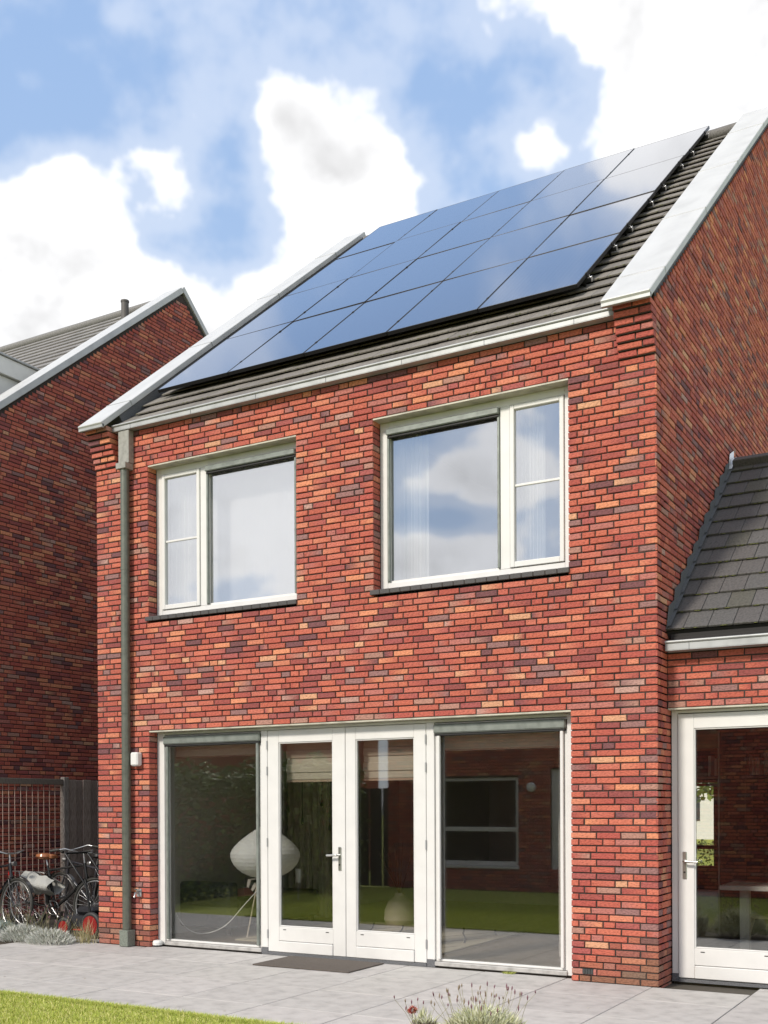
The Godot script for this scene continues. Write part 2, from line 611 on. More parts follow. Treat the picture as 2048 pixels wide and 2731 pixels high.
# lays records onto a wall face; the MOST that stand nearest to EYE become parts of their own, the rest one mass
func put_bricks(parent: Node3D, recs: Array, place: Callable, ux: Vector3, un: Vector3, most: int, eye: Vector3, dirt: Callable, material: Material) -> void:
	var order := []
	for i in recs.size():
		var r: Array = recs[i]
		var p: Vector3 = place.call(r[0], r[1] * COURSE + 0.005)
		order.append([p.distance_squared_to(eye) - 4.0 * minf(r[2], 0.21), i, p])
	order.sort_custom(func(a, b): return a[0] < b[0])
	var mb := MB.new()
	for q in order.size():
		var r: Array = recs[order[q][1]]
		var p: Vector3 = order[q][2]
		if q < most:
			brick_node(parent, p, ux, un, r[2], r[3], r[4], r[5], dirt.call(p))
		else:
			var ca := tone_col(r[3], rng.randf_range(0.93, 1.06))
			var cb := tone_col(r[4], rng.randf_range(0.93, 1.06)) if r[4] != r[3] else ca
			var d: int = dirt.call(p)
			if d > 0:
				ca = ca.lerp(Color(0.20, 0.125, 0.07), 0.36 * d)
				cb = cb.lerp(Color(0.18, 0.125, 0.075), 0.36 * d)
			brick(mb, p, ux, un, r[2], 0.0485, 0.014, r[5], ca, cb)
	if mb.v.size():
		part(parent, "brick_field", mb, material, "", "stuff")

# ---------------------------------------------------------------- the place
const L := -6.46
const SLOPE := Vector3(0, 0.63409, -0.77326)
const UPN := Vector3(0, 0.77326, 0.63409)
const RIDGE := 7.11
func roof(x: float, s: float, off := 0.0) -> Vector3:
	return Vector3(x, 5.85, 0.05) + SLOPE * s + UPN * off

func _ready() -> void:
	rng.seed = 20240
	var cam := Camera3D.new()
	cam.name = "camera"
	cam.projection = Camera3D.PROJECTION_FRUSTUM
	cam.near = 0.1
	cam.far = 500.0
	cam.size = 0.1 * 2731.0 / 2913.42
	cam.frustum_offset = Vector2(0, 0.1 * (2156.75 - 1365.5) / 2913.42)
	cam.transform = Transform3D(Basis.from_euler(Vector3(deg_to_rad(-0.150), deg_to_rad(29.844), deg_to_rad(-0.251))), Vector3(2.6038, 1.5583, 9.2209))
	cam.current = true
	add_child(cam)
	var env := Environment.new()
	env.background_mode = Environment.BG_SKY
	var sky := Sky.new()
	var sm := PanoramaSkyMaterial.new()
	sm.panorama = make_sky()
	sky.sky_material = sm
	env.sky = sky
	env.tonemap_mode = Environment.TONE_MAPPER_LINEAR
	env.tonemap_exposure = 1.17
	env.sdfgi_enabled = true
	env.ssao_enabled = true
	env.ssil_enabled = true
	var we := WorldEnvironment.new()
	we.name = "world"
	we.environment = env
	add_child(we)
	var sun := DirectionalLight3D.new()
	sun.name = "sun"
	sun.light_energy = 1.0
	sun.light_color = Color(1.0, 0.965, 0.915)
	sun.light_angular_distance = 8.0
	sun.shadow_enabled = true
	add_child(sun)
	sun.look_at_from_position(sun_dir() * 30.0, Vector3.ZERO)

	make_materials()
	ground_and_terrace()
	main_house()
	solar_array()
	extension()
	neighbour()
	fences_and_passage()
	garden_behind()
	interior()
	bicycles()
	small_things()
	plants()

# ---------------------------------------------------------------- ground
func ground_and_terrace() -> void:
	var g := MB.new()
	g.quad(Vector3(-150, -0.06, 150), Vector3(150, -0.06, 150), Vector3(150, -0.06, -150), Vector3(-150, -0.06, -150))
	tag(part(self, "ground", g, M.turf), "", "", "", "structure")
	var b := MB.new()
	b.box(-13.0, 5.2, -0.058, -0.022, -0.40, 2.88)
	var te := part(self, "terrace", b, M.bedding)
	tag(te, "", "", "", "structure")
	var edges := []
	for k in range(-16, 7):
		edges.append(-0.055 + 0.8125 * k)
	var rows := [-0.36, 0.635, 1.455, 2.27, 2.872]
	var cache := {}
	for i in edges.size() - 1:
		for j in rows.size() - 1:
			var x0: float = edges[i] + 0.0045
			var x1: float = edges[i + 1] - 0.0045
			var z0: float = rows[j] + 0.003
			var z1: float = rows[j + 1] - 0.003
			if x1 < -6.6 and j == 0: continue
			if j == 0 and x0 < 0.0 and x1 > L:
				z0 = -0.13
				if x1 < -5.72 or x0 > -0.78: z0 = -0.004 + 0.012
			var v := rng.randi_range(0, 3)
			var key := "%.3f %.3f %d" % [x1 - x0, z1 - z0, v]
			if not cache.has(key):
				var mb := MB.new()
				var k: float = [0.50, 0.475, 0.52, 0.49][v]
				mb.cbox(0, x1 - x0, -0.045, 0, 0, z1 - z0, 0.003, Color(k, k * 0.965, k * 0.925))
				cache[key] = mb.mesh()
			var o := part(te, "paving_slab", cache[key], M.slab)
			o.position = Vector3(x0, rng.randf_range(-0.001, 0.001), z0)
	var lw := MB.new()
	lw.box(-9.2, -1.604, -0.055, -0.012, 2.884, 8.7)
	lw.box(-1.604, 5.5, -0.055, -0.012, 3.904, 8.7)
	tag(part(self, "lawn", lw, M.turf), "", "", "", "structure")
	var sb := MB.new()
	sb.box(-13.0, -6.56, -0.054, -0.018, -0.24, 0.628)
	tag(part(self, "planting_bed", sb, M.soil), "", "", "", "structure")
	var ps := MB.new()
	ps.box(-9.9, -6.48, -0.054, -0.004, -12.0, -0.245)
	tag(part(self, "side_path", ps, M.bedding), "", "", "", "structure")

# ---------------------------------------------------------------- main house
func window_frame(mb: MB, x0: float, x1: float, y0: float, y1: float, wl: float, wr: float, wb: float, wt: float, z0: float, z1: float, ch := 0.004) -> void:
	mb.cbox(x0, x0 + wl, y0, y1, z0, z1, ch)
	mb.cbox(x1 - wr, x1, y0, y1, z0, z1, ch)
	mb.cbox(x0 + wl, x1 - wr, y0, y0 + wb, z0, z1 - 0.001, ch)
	mb.cbox(x0 + wl, x1 - wr, y1 - wt, y1, z0, z1 - 0.001, ch)

func glazing(parent: Node3D, x0: float, x1: float, y0: float, y1: float, z: float) -> void:
	var mb := MB.new()
	mb.box(x0, x1, y0, y1, z - 0.004, z)
	mb.box(x0 + 0.001, x1 - 0.001, y0, y1, z - 0.024, z - 0.020)
	part(parent, "pane", mb, M.pane)
	if y0 < 2.0:
		var fi := MB.new()
		fi.quad(Vector3(x0 + 0.002, y0, z + 0.0012), Vector3(x1 - 0.002, y0, z + 0.0012), Vector3(x1 - 0.002, y1, z + 0.0012), Vector3(x0 + 0.002, y1, z + 0.0012))
		part(parent, "added_film", fi, M.added_tint_film)  # added sheet that dims the room behind and strengthens the mirrored garden

func reveal_bricks(parent: Node3D, x: float, k0: int, k1: int, face: float, depth: float) -> void:
	var mb := MB.new()
	for k in range(k0, k1):
		var t := pick_tone()
		var ca := tone_col(t)
		var z0 := -0.004
		while z0 > -depth + 0.02:
			var l := minf(depth + z0, 0.152 if k % 2 == 0 else 0.10)
			if face > 0:
				brick(mb, Vector3(x, k * COURSE + 0.005, z0), Vector3(0, 0, -1), Vector3(1, 0, 0), l, 0.05, 0.012, 0.0, ca, ca)
			else:
				brick(mb, Vector3(x, k * COURSE + 0.005, z0 - l), Vector3(0, 0, 1), Vector3(-1, 0, 0), l, 0.05, 0.012, 0.0, ca, ca)
			z0 -= l + 0.01
	part(parent, "reveal", mb, M.brick, "", "stuff")

var home: Node3D
func main_house() -> void:
	var h := thing("brick_house", "red brick house with solar panels on its tiled roof and white glazed garden doors", "house")
	home = h
	var w := MB.new()
	for r in [[L, -5.69, -0.2, 2.40], [-0.776, 0.0, -0.2, 2.40], [L, 0.0, 2.40, 3.60], [L, -5.69, 3.60, 5.34], [-3.705, -2.795, 3.60, 5.34], [-0.79, 0.0, 3.60, 5.34], [L, 0.0, 5.34, 5.78]]:
		w.box(r[0] + (0.008 if r[0] == L else 0.0) + (0.008 if r[0] > L else 0.0), r[1] - 0.008, r[2], r[3], -0.30, -0.012)
	var fw := part(h, "front_wall", w, M.mortar)
	var strips := func(k: int) -> Array:
		if k < 40: return [[L, -5.69], [-0.776, 0.0]]
		if k < 60 or k >= 89: return [[L, 0.0]]
		return [[L, -5.69], [-3.705, -2.795], [-0.79, 0.0]]
	var recs: Array = lay_wall(strips, -1, 96)
	var eye := Vector3(2.6, 2.0, 9.2)
	var dirt := func(p: Vector3) -> int:
		if p.x > -0.75 and p.y < 0.46 + 0.4 * p.x + 0.05 * sin(p.x * 23.0): return 2 if p.y < 0.22 + p.x * 0.3 else 1
		if p.x < -5.6 and p.y < 0.2: return 1
		return 0
	put_bricks(fw, recs, func(x, y): return Vector3(x, y, 0.0), Vector3(1, 0, 0), Vector3(0, 0, 1), 300, eye, dirt, M.brick)
	# corbelled piers under the copings
	for side in 2:
		var x0 := -0.325 if side == 0 else L
		var x1 := 0.0 if side == 0 else -6.135
		var cn := node(h, "corbel")
		var core := MB.new()
		for i in 7:
			var out := 0.025 * (i + 1)
			var y := (90 + i) * COURSE + 0.005
			for b in lay_course(x0, x1, i % 2 == 0, []):
				var t := pick_tone()
				var mb := MB.new()
				brick(mb, Vector3(b[0], y, out), Vector3(1, 0, 0), Vector3(0, 0, 1), b[1], 0.05, out + 0.01, 0.0, tone_col(t), tone_col(t))
				part(cn, "brick", mb, M.brick)
			core.box(x0 + 0.008, x1 - 0.008, y - 0.006, y + 0.056, -0.01, out - 0.010)
		part(cn, "core", core, M.mortar)
	# side walls
	var sw := MB.new()
	gable(sw, -0.30, -0.008, [[-1.25, -3.6, 0.03, 2.4]])
	var rw := part(h, "side_wall", sw, M.mortar)
	var side_strips := func(k: int) -> Array:
		var y := (k + 1) * COURSE
		var far := minf(6.6, 10.45 - 0.0)
		var near := 0.0
		if y > 5.83:
			near = (y - 5.80) / 0.82 - 0.12
		var stop := far
		if y < 5.2:
			# the roof of the extension hides the wall below it
			stop = (0.42 if y < 2.41 else 0.31) if y < 2.96 else 0.30 + maxf(0.0, (y - 2.96) / 0.8275) + 0.16
		if y > 10.3: return []
		return [[-stop, -near]]
	var srecs: Array = lay_wall(side_strips, -1, 172)
	put_bricks(rw, srecs, func(q, y): return Vector3(0.0, y, q), Vector3(0, 0, 1), Vector3(1, 0, 0), 0, eye, func(p): return 1 if p.y < 0.25 else 0, M.brick_far)
	var lw := MB.new()
	gable(lw, L + 0.008, L + 0.30, [])
	part(h, "side_wall", lw, M.mortar)
	var bw := MB.new()
	for r in [[L + 0.30, -2.6, 0.0, 5.6], [-1.35, -0.30, 0.0, 5.6], [-2.6, -1.35, 0.0, 0.4], [-2.6, -1.35, 1.95, 5.6]]:
		bw.box(r[0], r[1], r[2], r[3], -11.0, -10.75)
	part(h, "rear_wall", bw, M.mortar)
	# floors and inner faces
	var fl := MB.new()
	fl.box(L + 0.30, -0.30, -0.15, 0.03, -10.75, -0.30)
	fl.box(L + 0.30, -0.30, -0.15, 0.022, -0.30, -0.20)
	part(h, "room_floor", fl, M.floor_room)
	var ce := MB.new()
	ce.box(L + 0.30, -0.30, 2.58, 2.92, -10.75, -0.302)
	ce.box(L + 0.30, -0.30, 5.62, 5.72, -10.75, -0.302)
	part(h, "storey_floor", ce, M.wall_paint)
	var dk := MB.new()
	dk.box(L + 0.302, L + 0.32, 0.03, 2.58, -10.7, -0.31)
	dk.box(-0.32, -0.302, 0.03, 2.58, -10.7, -3.6)
	dk.box(L + 0.33, -3.3, 0.03, 2.58, -6.6, -6.5)
	dk.box(L + 0.33, -0.33, 2.56, 2.578, -10.7, -0.31)
	part(h, "inner_wall", dk, M.wall_paint)
	var iw := MB.new()
	iw.box(L + 0.302, L + 0.32, 2.92, 5.62, -10.7, -0.31)
	iw.box(-0.32, -0.302, 2.92, 5.62, -10.7, -0.31)
	iw.box(-0.32, -0.302, 0.03, 2.58, -1.25, -0.31)
	iw.box(-1.353, -0.33, 0.03, 2.58, -1.40, -1.21)
	iw.box(L + 0.33, -0.33, 2.92, 5.62, -4.6, -4.5)
	iw.box(-3.30, -3.20, 2.92, 5.62, -4.49, -0.32)
	part(h, "inner_wall", iw, M.wall_paint)
	roof_of_main(h)
	upper_window(h, -5.688, -3.707, -5.062, -4.975, true)
	upper_window(h, -2.793, -0.792, -1.505, -1.408, false)
	garden_front(h)
	gutter_and_pipe(h)
	reveal_bricks(h, -5.69, 0, 40, 1.0, 0.14)
	reveal_bricks(h, -0.776, 0, 40, -1.0, 0.14)
	reveal_bricks(h, -5.69, 60, 89, 1.0, 0.14)
	reveal_bricks(h, -3.705, 60, 89, -1.0, 0.14)
	reveal_bricks(h, -2.795, 60, 89, 1.0, 0.14)
	reveal_bricks(h, -0.79, 60, 89, -1.0, 0.14)
	var so := MB.new()
	so.box(-5.69, -0.776, 2.386, 2.400, -0.16, -0.004)
	so.box(-5.69, -3.705, 5.327, 5.341, -0.16, -0.004)
	so.box(-2.795, -0.79, 5.327, 5.341, -0.16, -0.004)
	part(h, "lintel", so, M.cream)
	# cast vent in the pier
	var ve := MB.new()
	ve.box(-0.675, -0.575, 0.068, 0.118, -0.01, 0.003, Color(0.02, 0.021, 0.022))
	for i in 4:
		ve.box(-0.672 + i * 0.0245, -0.652 + i * 0.0245, 0.072, 0.114, 0.003, 0.007, Color(0.045, 0.048, 0.05))
	part(h, "air_brick", ve, M.plain, "small dark grey air vent set in the brick pier")

# a gable wall slab between two x, front edge at z 0 and rear at -10.9
func gable(mb: MB, x0: float, x1: float, holes: Array) -> void:
	var front := -0.008
	var y_front := 5.82
	var y_top := 5.80 + 0.82 * 5.45
	var apex := -5.45
	if holes.is_empty():
		mb.box(x0, x1, -0.2, y_front, -10.9, front)
	else:
		var q: Array = holes[0]
		mb.box(x0, x1, -0.2, q[2], -10.9, front)
		mb.box(x0, x1, q[2], q[3], q[0], front)
		mb.box(x0, x1, q[2], q[3], -10.9, q[1])
		mb.box(x0, x1, q[3], y_front, -10.9, front)
	var a := Vector3(x1, y_front, front)
	var b := Vector3(x1, y_front, -10.9)
	var c := Vector3(x1, y_top, apex)
	var d := Vector3(x1 - x0, 0, 0)
	mb.tri(a, b, c)
	mb.tri(a - d, c - d, b - d)
	mb.quad(a - d, a, c, c - d)
	mb.quad(c - d, c, b, b - d)

func sloped(m_x0: float, m_x1: float, s0: float, s1: float, o0: float, o1: float, mb: MB, ch := 0.003, col := Color.WHITE) -> void:
	var m := Transform3D(Basis(Vector3.RIGHT, UPN, -SLOPE), roof(0, 0))
	mb.cbox(m_x0, m_x1, o0, o1, -s1, -s0, ch, col, m)

func roof_of_main(h: Node3D) -> void:
	var rf := node(h, "roof")
	var core := MB.new()
	sloped(-6.14, -0.38, 0.02, RIDGE + 0.02, -0.14, -0.035, core)
	var top := roof(0, RIDGE, -0.05)
	core.quad(Vector3(0.0, top.y, top.z), Vector3(L, top.y, top.z), Vector3(L, 5.75, -11.0), Vector3(0.0, 5.75, -11.0))
	part(rf, "roof_deck", core, M.roof_felt)
	var a := asin(0.040 / 0.36)
	var sv := SLOPE * cos(a) - UPN * sin(a)
	var nv := UPN * cos(a) + SLOPE * sin(a)
	var basis_t := Basis(Vector3.RIGHT, nv, -sv)
	var tiles := []
	for v in 6:
		var mb := MB.new()
		var k: float = [0.225, 0.205, 0.24, 0.215, 0.19, 0.25][v]
		mb.cbox(-0.1025, 0.1025, -0.017, 0, -0.345, 0, 0.003, Color(k * 1.12, k * 1.02, k * 0.88))
		tiles.append(mb.mesh())
	var field := MB.new()
	for r in 25:
		var s := -0.005 + r * 0.285
		for c in 28:
			var x := -6.02 + c * 0.2085 + (0.104 if r % 2 else 0.0)
			if x > -0.38: continue
			var t := Transform3D(basis_t, roof(x, s, rng.randf_range(-0.002, 0.002)))
			if r < 4 or x > -1.12:
				var o := part(rf, "roof_tile", tiles[rng.randi_range(0, 5)], M.tile)
				o.transform = t
			else:
				var k := rng.randf_range(0.19, 0.24)
				field.tbox(t, -0.1025, 0.1025, -0.018, 0, -0.345, 0, Color(k * 1.12, k * 1.02, k * 0.88))
	part(rf, "tile_field", field, M.tile, "", "stuff")
	var rd := MB.new()
	for i in 14:
		var x0 := -6.1 + i * 0.409
		var p := roof(x0, RIDGE, 0.0)
		rd.tube([p, p + Vector3(0.405, 0, 0)], 0.075, 12, Color(0.2, 0.19, 0.18))
	part(rf, "ridge_tile", rd, M.tile, "", "stuff")
	var ms := MB.new()
	for i in 120:
		var x := rng.randf_range(-6.0, -0.5)
		var r := rng.randi_range(0, 2) if rng.randf() < 0.6 else rng.randi_range(0, 20)
		if r > 3: x = rng.randf_range(-0.85, -0.42)
		var p := roof(x, r * 0.285 - 0.004, -0.008)
		ms.lathe([[0.012, 0.0], [0.01, 0.006], [0.0, 0.009]], 6, Transform3D(Basis().scaled(Vector3(rng.randf_range(0.6, 1.6), 0.8, 0.6)), p))
	part(rf, "moss", ms, M.moss, "", "stuff")
	# copings: sheets with welted joints, standing over the verge
	for side in 2:
		var x0 := -0.402 if side == 0 else L - 0.025
		var x1 := 0.024 if side == 0 else -6.125
		var joints := [-0.185, 0.42, 2.32, 4.22, 6.12, 7.24]
		for i in joints.size() - 1:
			var mb := MB.new()
			sloped(x0, x1, joints[i], joints[i + 1] - 0.004, 0.058, 0.122, mb, 0.006)
			part(h, "coping", mb, M.coping)
			if i > 0:
				var sm2 := MB.new()
				sloped(x0 - 0.002, x1 + 0.002, joints[i] - 0.012, joints[i] + 0.008, 0.06, 0.126, sm2, 0.002)
				part(h, "coping_seam", sm2, M.zinc)
		var fr := MB.new()
		var pf := roof(0, -0.185, 0.06)
		fr.cbox(x0, x1, pf.y - 0.004, pf.y + 0.040, pf.z - 0.012, pf.z + 0.022, 0.004)
		part(h, "coping_end", fr, M.zinc)
		var up := MB.new()
		sloped(x0 + 0.03 if side == 0 else x0 + 0.06, x1 - 0.06 if side == 0 else x1 - 0.02, 0.16, 7.16, -0.20, 0.056, up, 0.002)
		part(h, "parapet", up, M.lead)

func upper_window(h: Node3D, xa: float, xb: float, m0: float, m1: float, cas_left: bool) -> void:
	var w := node(h, "window")
	var f := MB.new()
	var y0 := 3.674
	var y1 := 5.328
	window_frame(f, xa, xb, y0, y1, 0.082, 0.082, 0.075, 0.072, -0.215, -0.140)
	f.cbox(m0, m1, y0 + 0.075, y1 - 0.072, -0.215, -0.1405, 0.004)
	part(w, "frame", f, M.paint)
	var c0 := xa + 0.082 if cas_left else m1
	var c1 := m0 if cas_left else xb - 0.082
	var s := MB.new()
	window_frame(s, c0 + 0.004, c1 - 0.004, y0 + 0.080, y1 - 0.076, 0.042, 0.042, 0.052, 0.042, -0.205, -0.126, 0.005)
	part(w, "sash", s, M.paint)
	var mu := MB.new()
	mu.cbox(c0 + 0.046, c1 - 0.046, 4.498, 4.522, -0.182, -0.146, 0.004)
	part(w, "muntin", mu, M.paint)
	glazing(w, c0 + 0.044, c1 - 0.044, y0 + 0.13, y1 - 0.116, -0.158)
	var f0 := m1 if cas_left else xa + 0.082
	var f1 := xb - 0.082 if cas_left else m0
	var bd := MB.new()
	window_frame(bd, f0 + 0.001, f1 - 0.001, y0 + 0.076, y1 - 0.073, 0.018, 0.018, 0.022, 0.02, -0.205, -0.160, 0.003)
	part(w, "glazing_bead", bd, M.paint)
	glazing(w, f0 + 0.018, f1 - 0.018, y0 + 0.095, y1 - 0.09, -0.176)
	var fi := MB.new()
	fi.quad(Vector3(c0 + 0.046, y0 + 0.132, -0.1565), Vector3(c1 - 0.046, y0 + 0.132, -0.1565), Vector3(c1 - 0.046, y1 - 0.118, -0.1565), Vector3(c0 + 0.046, y1 - 0.118, -0.1565))
	fi.quad(Vector3(f0 + 0.02, y0 + 0.098, -0.1745), Vector3(f1 - 0.02, y0 + 0.098, -0.1745), Vector3(f1 - 0.02, y1 - 0.093, -0.1745), Vector3(f0 + 0.02, y1 - 0.093, -0.1745))
	part(w, "added_film", fi, M.added_mirror_film)  # added sheet in front of the panes, brightens their sky reflection
	# roller screen: box and side guides
	var sc := MB.new()
	sc.cbox(f0 + 0.004, f1 - 0.004, 5.192, 5.252, -0.158, -0.098, 0.008)
	part(w, "screen_box", sc, M.screen)
	var sl := MB.new()
	sl.cbox(f0 + 0.008, f1 - 0.008, 5.168, 5.190, -0.150, -0.118, 0.004)
	part(w, "screen_bar", sl, M.rubber)
	var gd := MB.new()
	gd.cbox(f0 + 0.003, f0 + 0.026, y0 + 0.09, 5.19, -0.158, -0.128, 0.003)
	gd.cbox(f1 - 0.026, f1 - 0.003, y0 + 0.09, 5.19, -0.158, -0.128, 0.003)
	part(w, "screen_guide", gd, M.screen)
	# sill of dark bricks
	var st := MB.new()
	st.cbox(0, 0.104, -0.046, 0, -0.18, 0, 0.004)
	var sm := st.mesh()
	var count := 18
	var pitch := (xb - xa + 0.05) / count
	var tilt := Basis(Vector3.RIGHT, 0.09)
	for i in count:
		var o := part(w, "sill_brick", sm, M.stone_sill)
		o.transform = Transform3D(tilt.scaled(Vector3((pitch - 0.006) / 0.104, 1, 1)), Vector3(xa - 0.03 + i * pitch, 3.662, 0.030))
	var sj := MB.new()
	sj.tbox(Transform3D(tilt, Vector3(xa, 3.662, 0.030)), -0.02, xb - xa + 0.01, -0.042, -0.003, -0.18, -0.005)
	part(w, "sill_joint", sj, M.mortar)
	# sheer curtain or blind behind the glass
	var cu := MB.new()
	if cas_left:
		curtain(cu, c0 - 0.05, c0 + 0.30, 3.72, 5.35, -0.36, 0.025, 9)
		curtain(cu, m0 - 0.10, xb + 0.04, 3.72, 5.35, -0.42, 0.006, 4)
	else:
		curtain(cu, xa - 0.03, xa + 0.40, 3.72, 5.35, -0.40, 0.022, 9)
		curtain(cu, m1 - 0.02, m1 + 0.26, 3.72, 5.35, -0.36, 0.02, 7)
	part(w, "curtain", cu, M.sheer)

func curtain(mb: MB, x0: float, x1: float, y0: float, y1: float, z: float, amp: float, folds: int) -> void:
	var n := folds * 6
	for i in n:
		var a := float(i) / n
		var b := float(i + 1) / n
		var za := z + amp * sin(a * folds * TAU) + amp * 0.4 * sin(a * folds * 2.3 * TAU + 1.0)
		var zb := z + amp * sin(b * folds * TAU) + amp * 0.4 * sin(b * folds * 2.3 * TAU + 1.0)
		mb.quad(Vector3(lerpf(x0, x1, a), y0, za), Vector3(lerpf(x0, x1, b), y0, zb), Vector3(lerpf(x0, x1, b), y1, zb), Vector3(lerpf(x0, x1, a), y1, za))

func garden_door(h: Node3D, x0: float, x1: float, g0: float, g1: float, z: float, handle_x: float, lever: float, hinge_x: float) -> void:
	var d := node(h, "door")
	var mb := MB.new()
	mb.cbox(x0, g0, 0.038, 2.352, z - 0.055, z, 0.004)
	mb.cbox(g1, x1, 0.038, 2.352, z - 0.055, z, 0.004)
	mb.cbox(g0, g1, 2.222, 2.352, z - 0.055, z - 0.001, 0.004)
	mb.cbox(g0, g1, 0.155, 0.302, z - 0.055, z - 0.001, 0.004)
	mb.cbox(g0 + 0.002, g1 - 0.002, 0.038, 0.151, z - 0.055, z + 0.012, 0.006)
	part(d, "leaf", mb, M.paint)
	glazing(d, g0 - 0.01, g1 + 0.01, 0.29, 2.235, z - 0.024)
	var be := MB.new()
	window_frame(be, g0 + 0.001, g1 - 0.001, 0.303, 2.221, 0.010, 0.010, 0.012, 0.010, z - 0.040, z - 0.008, 0.003)
	part(d, "glazing_bead", be, M.paint)
	var sl := MB.new()
	for q in [g0 + 0.07, g1 - 0.07]:
		sl.box(q - 0.018, q + 0.018, 0.268, 0.276, z - 0.002, z + 0.001)
	part(d, "drain_slot", sl, M.rubber)
	if handle_x < 90.0:
		var pl := MB.new()
		pl.cbox(handle_x - 0.018, handle_x + 0.018, 0.905, 1.145, z, z + 0.010, 0.006)
		part(d, "handle_plate", pl, M.steel)
		var le := MB.new()
		le.tube([Vector3(handle_x, 1.062, z + 0.008), Vector3(handle_x, 1.062, z + 0.05), Vector3(handle_x + lever * 0.02, 1.062, z + 0.058), Vector3(handle_x + lever * 0.125, 1.058, z + 0.058)], 0.009, 10, Color.WHITE, 0.012)
		part(d, "handle", le, M.steel)
		var kh := MB.new()
		kh.tube([Vector3(handle_x, 0.965, z + 0.009), Vector3(handle_x, 0.965, z + 0.013)], 0.009, 10)
		part(d, "keyhole", kh, M.rubber)
	for y in [2.20, 1.93, 1.18, 0.22]:
		var hi := MB.new()
		hi.tube([Vector3(hinge_x, y - 0.045, z + 0.006), Vector3(hinge_x, y + 0.045, z + 0.006)], 0.008, 8)
		part(d, "hinge", hi, M.zinc)

func garden_front(h: Node3D) -> void:
	var z := -0.135
	var f := MB.new()
	f.cbox(-5.688, -5.588, 0.02, 2.386, z - 0.085, z, 0.004)
	f.cbox(-0.862, -0.778, 0.02, 2.386, z - 0.085, z, 0.004)
	f.cbox(-5.588, -0.862, 2.356, 2.385, z - 0.085, z - 0.001, 0.004)
	f.cbox(-4.256, -4.176, 0.075, 2.356, z - 0.085, z + 0.004, 0.004)
	f.cbox(-2.290, -2.204, 0.075, 2.356, z - 0.085, z + 0.004, 0.004)
	var g := node(h, "garden_front")
	part(g, "frame", f, M.paint)
	var ft := MB.new()
	ft.cbox(-4.258, -4.174, 0.0, 0.074, z - 0.085, z + 0.006, 0.003)
	ft.cbox(-2.292, -2.202, 0.0, 0.074, z - 0.085, z + 0.006, 0.003)
	part(g, "post_foot", ft, M.lead)
	for q in [[-5.588, -4.256, 2.118], [-2.204, -0.862, 2.10]]:
		var w := node(h, "window")
		var s := MB.new()
		window_frame(s, q[0] + 0.001, q[1] - 0.001, 0.062, 2.352, 0.030, 0.030, 0.02, 0.02, z - 0.075, z - 0.018, 0.004)
		part(w, "sash", s, M.paint)
		glazing(w, q[0] + 0.03, q[1] - 0.03, 0.075, 2.335, z - 0.045)
		var b := MB.new()
		b.cbox(q[0] + 0.004, q[1] - 0.004, 2.248, 2.338, z - 0.03, z + 0.035, 0.012)
		part(w, "screen_box", b, M.screen)
		var bar := MB.new()
		bar.cbox(q[0] + 0.012, q[1] - 0.012, 2.226, 2.247, z - 0.02, z + 0.018, 0.005)
		part(w, "screen_bar", bar, M.rubber)
		var gd := MB.new()
		gd.cbox(q[0] + 0.032, q[0] + 0.062, 0.085, 2.246, z - 0.018, z + 0.014, 0.004)
		gd.cbox(q[1] - 0.062, q[1] - 0.032, 0.085, 2.246, z - 0.018, z + 0.014, 0.004)
		part(w, "screen_guide", gd, M.screen if q[0] < -5.0 else M.paint)
		var bl := MB.new()
		for i in 4:
			bl.cbox(q[0] + 0.03, q[1] - 0.03, q[2] + i * 0.07, q[2] + i * 0.07 + 0.085, -0.315 - i * 0.006, -0.300 + i * 0.004, 0.005, Color(0.60, 0.53, 0.40))
		bl.box(q[0] + 0.03, q[1] - 0.03, q[2] - 0.012, q[2] + 0.002, -0.314, -0.300, Color(0.35, 0.27, 0.19))
		part(w, "blind", bl, M.cloth)
		var th := MB.new()
		th.cbox(q[0], q[1], 0.018, 0.060, z - 0.075, z + 0.015, 0.006)
		part(w, "threshold", th, M.threshold)
	garden_door(h, -4.170, -3.212, -4.030, -3.362, z + 0.006, -3.275, -1.0, -4.172)
	garden_door(h, -3.206, -2.294, -3.088, -2.424, z + 0.006, 99.0, 1.0, -2.292)
	var st := MB.new()
	st.cbox(-4.172, -2.294, 0.0, 0.034, z - 0.08, z + 0.012, 0.004)
	part(g, "door_sill", st, M.lead)
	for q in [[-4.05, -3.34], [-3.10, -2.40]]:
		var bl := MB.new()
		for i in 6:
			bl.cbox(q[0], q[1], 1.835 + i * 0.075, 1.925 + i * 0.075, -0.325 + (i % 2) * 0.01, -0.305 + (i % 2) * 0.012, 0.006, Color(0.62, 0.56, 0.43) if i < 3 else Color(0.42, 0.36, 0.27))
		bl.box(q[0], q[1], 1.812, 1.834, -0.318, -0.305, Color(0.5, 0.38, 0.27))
		part(g, "blind", bl, M.cloth)

